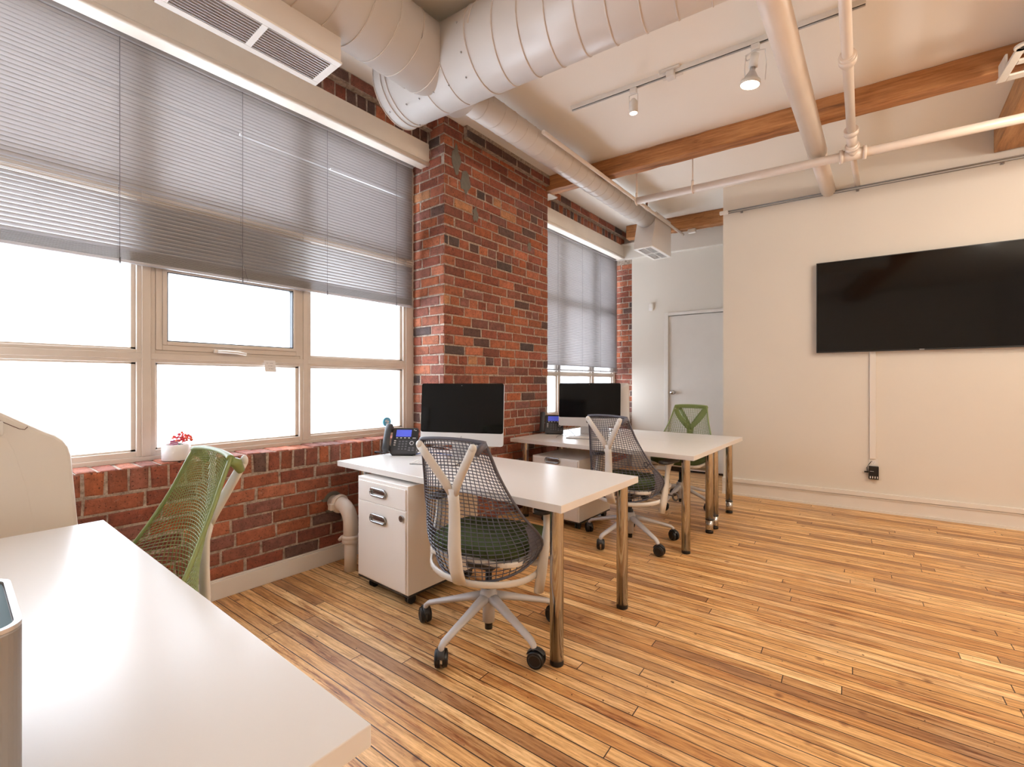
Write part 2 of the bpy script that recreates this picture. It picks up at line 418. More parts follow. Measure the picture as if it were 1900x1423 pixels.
brick_obj('wall_left_pier', [(-3.55, XP, YP0, YP1, 0, CEIL), (XP - .1, XP + 0.045, YP0 + 0.22, YP1, 3.33, CEIL)], pier)
def reveal(bm, lay):
    courses(bm, lay, (-3.30, 6.42, 0.8), (1, 0, 0), (0, -1, 0), 0.52, 0.8, 3.05, dark=0.12)
brick_obj('wall_left_end', [(-3.55, -2.78, 6.42, 6.6, 0, CEIL)], reveal)
def upper(y0, y1):
    def fill(bm, lay):
        rowlock(bm, lay, (XU, y0, 3.258), (0, 1, 0), (0, 0, 1), (1, 0, 0), y1 - y0, 0.09, dark=0.35)
        courses(bm, lay, (XU + 0.05, y0, 3.362), (0, 1, 0), (1, 0, 0), y1 - y0, 3.362, CEIL, dark=0.25)
    return fill
brick_obj('wall_left_top', [(-3.55, XU, Y0w, Y1w, 3.25, CEIL), (-3.1, XU + 0.05, Y0w, Y1w, 3.355, CEIL)], upper(Y0w, Y1w))
brick_obj('wall_left_top', [(-3.55, XU, Y2w0, 6.42, 3.25, CEIL), (-3.1, XU + 0.05, Y2w0, 6.42, 3.355, CEIL)], upper(Y2w0, 6.42))
# painted lintels with a rounded lower edge
for i, (y0, y1) in enumerate(((Y0w, Y1w), (Y2w0, 6.42))):
    bm = B(); bx(bm, -3.09, XU + 0.004, y0, y1, 3.078, 3.255); bx(bm, -3.40, -3.09, y0, y1, 3.125, 3.255)
    cyl(bm, (XU - 0.002, y0, 3.086), (XU - 0.002, y1, 3.086), 0.018, n=16)
    struct(obj('trim_%d' % (i + 1), bm, M['lintel']))
# small cement patches on the brickwork
for (y, z, w_, h_) in ((2.70, 3.12, 0.05, 0.13), (2.80, 2.98, 0.07, 0.11), (2.93, 2.72, 0.035, 0.08), (3.72, 2.62, 0.04, 0.06)):
    bm = B(); n = 14
    vs = [bm.verts.new((0, math.cos(2 * math.pi * i / n) * w_ * random.uniform(.6, 1.15), math.sin(2 * math.pi * i / n) * h_ * random.uniform(.6, 1.15))) for i in range(n)]
    f = bm.faces.new(vs); g = bmesh.ops.extrude_face_region(bm, geom=[f])
    for v in [e for e in g['geom'] if isinstance(e, bmesh.types.BMVert)]: v.co.x += 0.004
    bmesh.ops.recalc_face_normals(bm, faces=bm.faces)
    o = obj('cement_patch', bm, M['putty']); o.location = (XP + 0.005, y, z); o['kind'] = 'structure'
# left baseboard
def baseboard(name, y0, y1):
    bm = B(); bx(bm, XW, XW + 0.018, y0, y1, 0, 0.105); bx(bm, XW, XW + 0.012, y0, y1, 0.105, 0.116)
    return struct(obj(name, bm, M['trim'], bevel=0.003))
baseboard('baseboard_left', Y0w, Y1w)

# cross wall with the television
T0 = (-1.406, 5.51)
def wall_along(name, p, s0, s1, th, z0, z1, mat, bevel=0, extra=None):
    bm = B(); mt = Matrix.Translation((p[0], p[1], 0)) @ Matrix.Rotation(TH, 4, 'Z')
    bx(bm, s0, s1, 0, th, z0, z1, mat=mt)
    if extra: extra(bm, mt)
    return obj(name, bm, mat, bevel=bevel)
struct(wall_along('wall_front', T0, 0, 4.95, 0.14, 0, CEIL, M['wall']))
def bb(bm, mt):
    bx(bm, 0, 4.9, -0.014, 0, 0.0, 0.022, mat=mt)
    bx(bm, 0, 4.9, -0.010, 0, 0.128, 0.136, mat=mt)
o = struct(wall_along('baseboard_front', along(T0, -0.008, -0.012), 0, 4.9, 0.012, 0, 0.128, M['trim'], extra=bb))
ch = wall_along('cable_channel', along(T0, -0.008, -0.026), 0, 4.9, 0.026, 0.140, 0.186, M['trim'], bevel=0.004)
tag(ch, 'long white plastic cable channel running along the television wall above the baseboard', 'cable channel')
# alcove wall with the door
D0 = (-2.80, 6.40)
def alc(bm, mt):
    bx(bm, 1.21, 1.6, 0, 0.14, 0, CEIL, mat=mt); bx(bm, 0.43, 1.21, 0, 0.14, 2.19, CEIL, mat=mt)
struct(wall_along('wall_alcove', D0, -0.1, 0.43, 0.14, 0, CEIL, M['wall'], extra=alc))
struct(boxobj('wall_alcove_side', (-1.40, -1.30, 5.66, 6.62, 0, CEIL), M['wall']))
# bulkhead above the door, runs over to the window wall
struct(wall_along('trim_3', along(D0, 0, -0.09), -0.45, 1.45, 0.1, 3.07, CEIL, M['wall']))
# door
dm = Matrix.Translation((*along(D0, 0.43), 0)) @ Matrix.Rotation(TH, 4, 'Z')
bm = B(); bx(bm, 0.0, 0.78, 0.02, 0.06, 0.025, 2.185, mat=dm)
door = struct(obj('door_1', bm, M['trim'], bevel=0.003))
bm = B()
bx(bm, -0.055, 0.0, -0.014, 0.06, 0, 2.235, mat=dm); bx(bm, 0.0, 0.80, -0.014, 0.06, 2.19, 2.235, mat=dm)
obj('door_frame', bm, M['trim'], door, bevel=0.004)
bm = B(); bx(bm, 0, 0.78, 0.03, 0.05, 0.0, 0.024, mat=dm); obj('door_gap_shade', bm, M['black'], door)  # black strip standing in for the dark gap under the door
bm = B(); kx = 0.062
for prof in ([(0, 0.019), (0.030, 0.018), (0.030, 0.012), (0.012, 0.010), (0.012, -0.02), (0.026, -0.03), (0.030, -0.045), (0.024, -0.058), (0.001, -0.062)],):
    n = 24; rings = []
    for r_, y_ in prof:
        rings.append([bm.verts.new(dm @ Vector((kx + max(r_, .0005) * math.cos(2 * math.pi * i / n), y_, 1.105 + max(r_, .0005) * math.sin(2 * math.pi * i / n)))) for i in range(n)])
    for A_, B_ in zip(rings, rings[1:]):
        for j in range(n): bm.faces.new((A_[j], A_[(j + 1) % n], B_[(j + 1) % n], B_[j])).smooth = True
obj('door_knob', bm, M['chrome'], door, label='round chrome door knob')

# ================================================================ windows
def window(name, muls, y0, y1, crosses, sash=None):
    f = B(); t = 0.07; xf = XF
    bx(f, xf - t, xf, y0, y1, SILL - 0.004, 0.868)           # bottom rail
    bx(f, xf - t - .02, xf + 0.012, y0, y1, SILL - 0.004, 0.838)
    bx(f, xf - t, xf, y0, y1, 3.05, 3.125)
    for a, b_ in muls: bx(f, xf - t, xf + 0.006, a, b_, 0.838, 3.08); bx(f, xf - t, xf + 0.014, a + 0.022, b_ - 0.022, 0.838, 3.08)
    for z0, z1 in crosses: bx(f, xf - t, xf + 0.002, y0, y1, z0, z1); bx(f, xf - t, xf + 0.010, y0, y1, z0 + 0.018, z1 - 0.018)
    w_ = struct(obj(name, f, M['frame'], bevel=0.003))
    edges = [y0] + [e for m_ in muls for e in m_] + [y1]
    zs = [0.868] + [e for c_ in crosses for e in c_] + [3.05]
    for i in range(0, len(edges) - 1, 2):
        if edges[i + 1] - edges[i] < 0.02: continue
        for j in range(0, len(zs) - 1, 2):
            ya, yb, za, zb = edges[i], edges[i + 1], zs[j], zs[j + 1]
            if sash and j == 2 and ya < sash < yb:
                continue
            boxobj('window_pane', (xf - 0.05, xf - 0.044, ya, yb, za, zb), M['pane'], w_)
            g = B()
            for s_ in ((ya, ya + 0.012, za, zb), (yb - 0.02, yb, za, zb), (ya, yb, za, za + 0.010), (ya, yb, zb - 0.010, zb)):
                bx(g, xf - 0.044, xf - 0.018, *s_)
            obj('glazing_bead', g, M['frame'], w_)
    return w_
cr = [(1.36, 1.432), (2.25, 2.32)]
w1 = window('window_1', [(-2.08, -2.0), (-1.17, -1.09), (-0.255, -0.175), (0.653, 0.738), (1.558, 1.638), (2.452, 2.566)], Y0w, Y1w, cr, sash=1.1)
w2 = window('window_2', [(4.05, 4.11), (4.84, 4.90), (5.70, 5.77), (6.35, 6.42)], Y2w0, Y2w1, [(1.335, 1.375), (2.25, 2.32)])
# opening sash of the first window
def ring(bm, x0, x1, ya, yb, za, zb, t):
    bx(bm, x0, x1, ya, ya + t, za, zb); bx(bm, x0, x1, yb - t, yb, za, zb)
    bx(bm, x0, x1, ya + t, yb - t, za, za + t); bx(bm, x0, x1, ya + t, yb - t, zb - t, zb)
bm = B(); ring(bm, XF - 0.05, XF + 0.012, 0.738, 1.558, 1.432, 1.93, 0.030); ring(bm, XF - 0.04, XF + 0.022, 0.768, 1.528, 1.462, 1.90, 0.020)
bx(bm, XF - 0.05, XF, 0.738, 1.558, 1.93, 2.25)
sash = obj('window_sash', bm, M['frame'], w1, bevel=0.002)
bm = B(); ring(bm, XF - 0.03, XF + 0.016, 0.788, 1.508, 1.482, 1.88, 0.006); obj('black_gasket', bm, M['black'], sash)
boxobj('window_pane', (XF - 0.03, XF - 0.024, 0.79, 1.506, 1.484, 1.878), M['pane'], sash)
bm = B(); bx(bm, XF + 0.02, XF + 0.04, 1.02, 1.17, 1.428, 1.448); tube(bm, [(XF + 0.04, 1.04, 1.438), (XF + 0.07, 1.07, 1.435), (XF + 0.075, 1.13, 1.432), (XF + 0.06, 1.19, 1.425)], 0.008, 8)
obj('window_handle', bm, M['offwhite'], sash, bevel=0.003, label='white window crank handle')

# ================================================================ blinds
def blind(name, label, y0, y1, z_bot, z_top, xb, tilt, cords, gap_z=None, open_below=None):
    t = thing(name, label, 'window blind', (xb, (y0 + y1) / 2, z_bot), 0, None)
    my = (y0 + y1) / 2; L = y1 - y0
    bm = B(); bx(bm, -0.02, 0.02, -L / 2, L / 2, z_top - z_bot - 0.045, z_top - z_bot - 0.002); obj('head_rail', bm, M['slat'], t, bevel=0.003)
    bm = B(); sp = 0.0215; z = 0.075; H = z_top - z_bot - 0.043
    while z < H:
        tl = tilt + random.uniform(-1.0, 1.0); w_ = 0.0125; sag = 0.0
        if open_below and z + z_bot < open_below: tl -= 17
        if open_below and open_below < z + z_bot < open_below + 0.062: tl = -12
        tl = R(tl)
        pts = [(-w_, 0), (-w_ * .45, .0022), (w_ * .45, .0022), (w_, 0)]
        spans = [(-L / 2, L / 2, tl)]
        if gap_z is not None and abs(z + z_bot - gap_z) < sp / 2: spans = [(-L / 2, 1.15 - my, R(tilt)), (1.152 - my, 1.75 - my, R(34)), (1.752 - my, L / 2, R(8))]
        for ya, yb, tt in spans:
            P = [(-(p[0] * math.cos(tt) - p[1] * math.sin(tt)), -p[0] * math.sin(tt) - p[1] * math.cos(tt)) for p in pts]
            A = [bm.verts.new((a, ya, z + b_)) for a, b_ in P]; Bv = [bm.verts.new((a, yb, z + b_)) for a, b_ in P]
            for i in range(3): bm.faces.new((A[i], A[i + 1], Bv[i + 1], Bv[i])).smooth = True
        z += sp
    sl = obj('blind_slats', bm, M['slat'], t, norm=False)
    md = sl.modifiers.new('thick', 'SOLIDIFY'); md.thickness = 0.0006
    bm = B()
    for k in range(9): bx(bm, -0.0125, 0.0125, -L / 2, L / 2, 0.018 + k * 0.0055, 0.0205 + k * 0.0055)
    obj('stacked_slats', bm, M['slat'], t)
    bm = B(); bx(bm, -0.013, 0.013, -L / 2, L / 2, 0.0, 0.016); obj('bottom_rail', bm, M['slat'], t, bevel=0.003)
    for yc in cords:
        bm = B(); y = yc - my
        for sx in (-0.0135, 0.0135): cyl(bm, (sx, y, 0.01), (sx, y, H + 0.01), 0.0013, n=6)
        pts = [(0.0145, y + 0.004 * math.sin(k * 1.7), 0.02 + 0.004 * math.cos(k * 2.3) + (k % 5) * -0.008) for k in range(12)]
        tube(bm, pts, 0.0014, 5)
        obj('blind_cord', bm, M['cable_grey'], t)
    return t
b1 = blind('venetian_blind', 'wide grey metal venetian blind half lowered over the large near window', -2.6, 2.50, 1.885, 3.112, -3.13, 62,
           (-1.75, -0.6, 0.57, 1.164, 1.726, 2.33), gap_z=2.795, open_below=2.232)
b2 = blind('venetian_blind', 'narrower grey venetian blind lowered almost fully over the far window behind the pier', 4.08, 6.36, 1.395, 3.112, -3.13, 56,
           (4.74, 5.33, 5.83, 6.30))
bm = B(); 
ringp = [(-3.112 + 0.0, 1.122 + 0.011 * math.cos(a), 1.842 + 0.011 * math.sin(a)) for a in [2 * math.pi * i / 14 for i in range(14)]]
tube(bm, [Vector(p) - b1.location for p in ringp], 0.002, 6, closed=True)
tube(bm, [Vector(p) - b1.location for p in ((-3.112, 1.14, 1.90), (-3.112, 1.15, 1.885), (-3.112, 1.13, 1.87), (-3.112, 1.122, 1.853))], 0.0014, 5)
tube(bm, [Vector(p) - b1.location for p in ((-3.112, 1.15, 2.1), (-3.105, 1.165, 1.98), (-3.105, 1.19, 1.89), (-3.105, 1.18, 1.875), (-3.105, 1.16, 1.888))], 0.0014, 5)
obj('pull_ring', bm, M['cable_grey'], b1)

# ================================================================ beams and girder
def beam(name, label, p, s0, s1, wd, z0, ang):
    t = bpy.data.objects.new(name, None)
    bm = B(); bx(bm, s0, s1, 0, wd, z0, CEIL); 
    bmesh.ops.subdivide_edges(bm, edges=[e for e in bm.edges if abs((e.verts[0].co - e.verts[1].co).x) > 1], cuts=40)
    for v in bm.verts: v.co += Vector((0, random.uniform(-.004, .004), random.uniform(-.003, .004) if v.co.z < CEIL - .01 else 0))
    o = obj(name, bm, M['beam'], bevel=0.006); o.location = (p[0], p[1], 0); o.rotation_euler = (0, 0, ang)
    return tag(o, label, 'beam', )
a1 = math.atan2(4.344 - 4.12, 0.661 + 1.722)
beam('ceiling_beam', 'nearer old brown timber beam crossing the ceiling from the brick pier to the girder', (-1.722, 4.12), -1.12, 2.44, 0.13, 3.285, a1)
beam('ceiling_beam', 'far short old timber beam crossing the ceiling in front of the door alcove', (-2.26, 6.06), -0.55, 0.90, 0.14, 3.265, R(7))
bm = B(); bx(bm, 0.735, 1.06, -2.75, 5.685, 3.225, CEIL)
tag(obj('timber_girder', bm, M['girder'], bevel=0.006), 'thick old timber girder at the right running into the television wall', 'girder')
# cast bracket joining beam and girder
def bracket():
    t = thing('steel_bracket', 'white painted cast bracket with holes joining beam to girder at top right', 'bracket', (0.605, 3.955, 3.206))
    bm = B(); ang = Matrix.Rotation(a1, 4, 'Z'); x1, y1 = 0.46, 0.385
    for b_ in ((0, 0.045, 0, y1), (x1 - 0.05, x1, 0, y1), (0.045, x1 - 0.05, y1 - 0.07, y1), (0.045, x1 - 0.05, 0.15, 0.20), (0.045, 0.16, 0.0, 0.08), (0.16, x1 - .05, 0, 0.045), (0.21, 0.26, 0.20, y1 - .07)):
        bx(bm, b_[0], b_[1], b_[2], b_[3], 0, 0.014, mat=ang)
    cyl(bm, ang @ Vector((0.03, 0.0, 0)), ang @ Vector((0.03, 0.0, 0.014)), 0.042, n=24)
    obj('bracket_plate', bm, M['plate'], t, bevel=0.004)
    bm = B(); bx(bm, 0.0, 0.012, 0.20, 0.33, 0.014, 0.088, mat=ang); obj('bracket_flange', bm, M['plate'], t, bevel=0.002)
    bm = B(); cyl(bm, ang @ Vector((0.03, 0.0, -0.003)), ang @ Vector((0.03, 0.0, 0.0)), 0.014, n=16); obj('bracket_bolt', bm, M['black'], t)
bracket()

# ================================================================ ducts
def duct_system():
    t = thing('spiral_air_duct', 'large white spiral air duct with side branches and outlet boxes under the ceiling', 'air duct', (-2.2, 2.2, 3.21))
    off = -t.location
    ad = R(6.5); ux = Vector((math.cos(ad), math.sin(ad), 0)); uy = Vector((-math.sin(ad), math.cos(ad), 0))
    P0 = uy * 2.204 + Vector((0, 0, 3.21))
    def ringp(c, ax, r, n=64):
        a, b_ = frame_of(ax); return [c + (a * math.cos(2 * math.pi * i / n) + b_ * math.sin(2 * math.pi * i / n)) * r for i in range(n)]
    def spiral(bm, c0, ax, r, L, pitch, rr=0.004, n=48, start=0.0):
        a, b_ = frame_of(ax); k = int(L / pitch * n); pts = []
        for i in range(k + 1):
            an = 2 * math.pi * i / n + start
            pts.append(c0 + ax * (L * i / k) + (a * math.cos(an) + b_ * math.sin(an)) * r)
        tube(bm, pts, rr, 5)
    r = 0.227; s0 = -2.32; s1 = 0.90
    bm = B(); cyl(bm, P0 + ux * s0 + off, P0 + ux * s1 + off, r, n=96)
    main = obj('main_duct', bm, M['duct'], t)
    bm = B(); spiral(bm, P0 + ux * (-1.55) + off, ux, r + 0.001, 2.42, 0.155)
    for s in (-2.315, -2.25, -2.21): tube(bm, ringp(P0 + ux * s + off, ux, r + 0.001), 0.0035, 5, closed=True)
    tube(bm, ringp(P0 + ux * -1.58 + off, ux, r + 0.001), 0.004, 5, closed=True)
    for s in (-1.95, -1.78): 
        pts = ringp(P0 + ux * s + off, ux, r + 0.001); tube(bm, pts[44:60] , 0.003, 5)
    obj('duct_seam', bm, M['seam'], main)
    for s, an in ((-2.2, 250), (-2.13, 300), (-2.02, 300), (-1.9, 300), (-1.78, 300), (-1.65, 300), (-1.62, 330), (-1.63, 10), (-2.28, 300)):
        a, b_ = Vector((-math.sin(ad), math.cos(ad), 0)) * -1, Vector((0, 0, 1))
        p = P0 + ux * s + (a * math.cos(R(an)) + b_ * math.sin(R(an))) * r + off
        bm = B(); bmesh.ops.create_uvsphere(bm, u_segments=8, v_segments=6, radius=0.006, matrix=Matrix.Translation(p))
        obj('duct_screw', bm, M['steel'], main)
    # branch towards the camera
    rb = 0.2; bxp = -2.16; cz = 3.21
    bm = B(); cyl(bm, Vector((bxp, -1.9, cz)) + off, Vector((bxp, 2.15, cz)) + off, rb, n=80)
    br = obj('branch_duct', bm, M['duct'], t)
    bm = B(); spiral(bm, Vector((bxp, -1.8, cz)) + off, Vector((0, 1, 0)), rb + 0.001, 3.55, 0.15, 0.0035)
    tube(bm, ringp(Vector((bxp, 1.80, cz)) + off, Vector((0, 1, 0)), rb + 0.001), 0.004, 5, closed=True)
    obj('duct_seam', bm, M['seam'], br)
    # small branch towards the far wall
    rs = 0.103; sx = -2.262; sz = 3.245
    bm = B(); cyl(bm, Vector((sx, 2.1, sz)) + off, Vector((sx, 5.50, sz)) + off, rs, n=64)
    sb = obj('branch_duct', bm, M['duct'], t)
    bm = B(); spiral(bm, Vector((sx, 2.45, sz)) + off, Vector((0, 1, 0)), rs + 0.0005, 2.8, 0.135, 0.0022)
    tube(bm, ringp(Vector((sx, 2.40, sz)) + off, Vector((0, 1, 0)), rs + 0.0005), 0.003, 5, closed=True)
    obj('duct_seam', bm, M['seam'], sb)
    # outlet boxes
    def outlet(y0, y1, x0, x1, z0, z1, slope):
        bm = B()
        # transition with sloped end face
        if slope:
            prism(bm, [(y0, z0), (y1, z0), (y1, z1), (y0 + slope * 0.6, z1), (y0, z0 + 0.06)], 'x', x0, x1)
        else: bx(bm, x0, x1, y0, y1, z0, z1)
        for v in bm.verts: v.co += off
        o = obj('outlet_box', bm, M['duct'], t, bevel=0.003)
        bm = B(); f = 0.034; zz = z0 - 0.010
        ym = (y0 + y1) / 2
        for b_ in ((x0 - 0.004, x0 + f, y0 - .004, y1 + .004), (x1 - f, x1 + 0.004, y0 - .004, y1 + .004), (x0 + f, x1 - f, y0 - .004, y0 + f), (x0 + f, x1 - f, y1 - f, y1 + .004), (x0 + f, x1 - f, ym - 0.014, ym + 0.014)):
            bx(bm, b_[0], b_[1], b_[2], b_[3], zz, z0 + .001)
        for v in bm.verts: v.co += off
        g = obj('grille_frame', bm, M['trim'], o, bevel=0.002)
        bm = B(); bx(bm, x0 + f, x1 - f, y0 + f, y1 - f, z0 - 0.002, z0 + 0.0006)
        for v in bm.verts: v.co += off
        obj('grille_shade_sheet', bm, M['black'], o)  # flat black sheet giving the shade seen between the louvres
        return o, f, zz, ym
    x0, x1, y0, y1, z0 = -2.42, -2.156, 0.56, 1.269, 2.885
    o, f, zz, ym = outlet(y0, y1, x0, x1, z0, 3.16, 0)
    bm = B()
    k = x0 + f + 0.010
    while k < x1 - f:
        for (a, b_) in ((y0 + f, ym - .014), (ym + .014, y1 - f)):
            bx(bm, k - 0.001, k + 0.001, a, b_, -0.008, 0.008, mat=Matrix.Translation(Vector((0, 0, z0 - 0.004)) ) )
            bx(bm, k - 0.006, k + 0.006, a, b_, z0 - 0.0025, z0 - 0.0015)
        k += 0.0185
    for v in bm.verts: v.co += off
    obj('grille_louvres', bm, M['alu'], o)
    x0, x1, y0, y1, z0 = -2.385, -2.15, 5.31, 5.93, 2.885
    o, f, zz, ym = outlet(y0, y1, x0, x1, z0, 3.33, 0.22)
    bm = B(); k = y0 + f + 0.012
    while k < y1 - f:
        bx(bm, x0 + f, x1 - f, k - 0.0035, k + 0.0035, z0 - 0.006, z0 - 0.003); k += 0.026
    bx(bm, (x0 + x1) / 2 - .006, (x0 + x1) / 2 + .006, y0 + f, y1 - f, z0 - .006, z0 - .003)
    for v in bm.verts: v.co += off
    obj('grille_louvres', bm, M['trim'], o)
duct_system()

# ================================================================ pipes
bm = B(); tube(bm, [(-0.435, 2.52, CEIL), (-0.435, 2.53, 3.25), (-0.435, 2.55, 3.20), (-0.435, 2.60, 3.186), (-0.435, 2.75, 3.185), (-0.435, 4.62, 3.185)], 0.069, 40, side=(1, 0, 0))
cyl(bm, (-0.435, 4.60, 3.180), (-0.435, 5.64, 3.180), 0.062, n=40)
tube(bm, [Vector((-0.435 + 0.069 * math.cos(a), 4.62, 3.185 + 0.069 * math.sin(a))) for a in [2 * math.pi * i / 40 for i in range(40)]], 0.003, 5, closed=True)
tag(obj('ceiling_pipe', bm, M['pipe']), 'fat white pipe running under the ceiling into the television wall', 'pipe')
t = thing('sprinkler_pipe', 'long thin white pipe hung across the room below the timber beam', 'pipe', (-0.194, 4.564, 3.07))
o0 = -t.location; ad = R(6.5); ux = Vector((math.cos(ad), math.sin(ad), 0)); tc = Vector((-0.194, 4.564, 3.07))
bm = B(); pl = Vector((-1.93, 4.366, 3.07)); cyl(bm, pl + o0, tc + ux * 2.6 + o0, 0.034, n=24)
run = obj('pipe_run', bm, M['pipe'], t)
bm = B(); cyl(bm, tc - ux * 0.075 + o0, tc + ux * 0.075 + o0, 0.043, n=24)
for s in (-0.075, 0.075): cyl(bm, tc + ux * (s - .012) + o0, tc + ux * (s + .012) + o0, 0.052, n=24)
up = Vector((0, -0.10, 0.045))
cyl(bm, tc + o0, tc + up + o0, 0.038, n=24); cyl(bm, tc + up * .6 + o0, tc + up * .85 + o0, 0.048, n=24)
cyl(bm, tc + up + o0, tc + up * 2.0 + o0, 0.034, n=24); cyl(bm, tc + up * 1.9 + o0, tc + up * 2.3 + o0, 0.046, n=24)
obj('tee_fitting', bm, M['pipe'], t)
tp = tc + up * 2.1
pe = Vector((-0.152, 2.81, 3.155)); dirp = (pe - tp).normalized(); dirp.z = 0
bm = B(); tube(bm, [tp + o0, tp + dirp * 1.70 + o0, tp + dirp * 1.75 + Vector((0, 0, .02)) + o0, tp + dirp * 1.76 + Vector((0, 0, CEIL - tp.z)) + o0], 0.028, 20, side=(1, 0, 0))
cp = tp + dirp * 0.95
cyl(bm, cp + o0, cp + dirp * 0.09 + o0, 0.040, n=20); cyl(bm, cp + dirp * .02 + o0, cp + dirp * 0.07 + o0, 0.046, n=20)
obj('feed_pipe', bm, M['pipe'], t)
bm = B(); cyl(bm, tc + o0, Vector((-0.20, 5.62, 3.185)) + o0, 0.022, n=16); obj('wall_pipe', bm, M['pipe'], t)
for hx, fl in ((-1.93, 1), (-1.40, 0)):
    hp = Vector((hx, 4.366 + (hx + 1.93) * math.tan(ad), 3.07))
    bm = B(); cyl(bm, Vector((hp.x, hp.y, 3.10)) + o0, Vector((hp.x, hp.y, CEIL)) + o0, 0.006 if not fl else 0.010, n=10)
    tube(bm, [hp + o0 + Vector((0, 0.039 * math.cos(a), 0.039 * math.sin(a))) for a in [2 * math.pi * i / 24 for i in range(24)]], 0.006, 6, closed=True)
    cyl(bm, Vector((hp.x, hp.y, 3.10)) + o0, Vector((hp.x, hp.y, 3.15)) + o0, 0.012, n=10)
    obj('pipe_hanger', bm, M['pipe'], t)
bm = B(); cyl(bm, (-2.115, 3.0, 3.25), (-2.115, 6.29, 3.25), 0.017, n=14)
cyl(bm, (-2.115, 5.0, 3.25), (-2.115, 5.12, 3.25), 0.022, n=14)
t = thing('branch_sprinkler', 'thin white sprinkler line running beside the small far duct', 'pipe', (-2.115, 5.0, 3.25))
for v in bm.verts: v.co -= t.location
obj('pipe_run', bm, M['pipe'], t)
bm = B(); cyl(bm, (0, 0.06, 0.015), (0, 0.06, 0.06), 0.012, n=12); cyl(bm, (0, .06, .06), (0, .06, .078), 0.006, n=8); cyl(bm, (0, .06, .078), (0, .06, .084), 0.02, n=16)
obj('sprinkler_head', bm, M['redcap'], t)
# conduit on the television wall
t = thing('wall_conduit', 'thin grey metal conduit fixed high along the television wall', 'conduit', (*along(T0, 0.0, -0.012), 3.16), TH)
bm = B(); cyl(bm, (0.03, 0, 0.0), (4.6, 0, 0.0), 0.007, n=10); cyl(bm, (0.03, 0.002, -0.022), (4.6, 0.002, -0.022), 0.004, n=8); obj('conduit_run', bm, M['grey_pipe'], t)
bm = B(); bx(bm, -0.035, 0.055, -0.022, 0.010, -0.030, 0.010); obj('conduit_elbow', bm, M['trim'], t, bevel=0.008)
for s in (0.19, 1.21, 2.2): 
    bm = B(); bx(bm, s - 0.012, s + 0.012, -0.010, 0.011, -0.045, -0.030); cyl(bm, (s, -0.016, -0.037), (s, -0.010, -0.037), 0.006, n=8); obj('conduit_clip', bm, M['steel'], t)

# small box under the far beam, plates on the wall
bm = B(); bx(bm, -0.05, 0.05, -0.03, 0.03, -0.055, 0)
o = obj('junction_box', bm, M['offwhite'], bevel=0.012); o.location = (-1.96, 6.17, 3.266); o.rotation_euler = (0, 0, R(7))
tag(o, 'small cream box fixed under the far timber beam', 'junction box')
for (y, lab) in ((4.12, 'cream bearing plate sticking out under the beam beside the pier top'), (6.26, 'cream bearing plate sticking out under the far beam end')):
    bm = B(); bx(bm, -0.16, 0.06, -0.06, 0.10, -0.016, 0.0)
    o = obj('bearing_plate', bm, M['plate'], bevel=0.004); o.location = (-2.84, y, 3.285 if y < 5 else 3.265); tag(o, lab, 'plate')

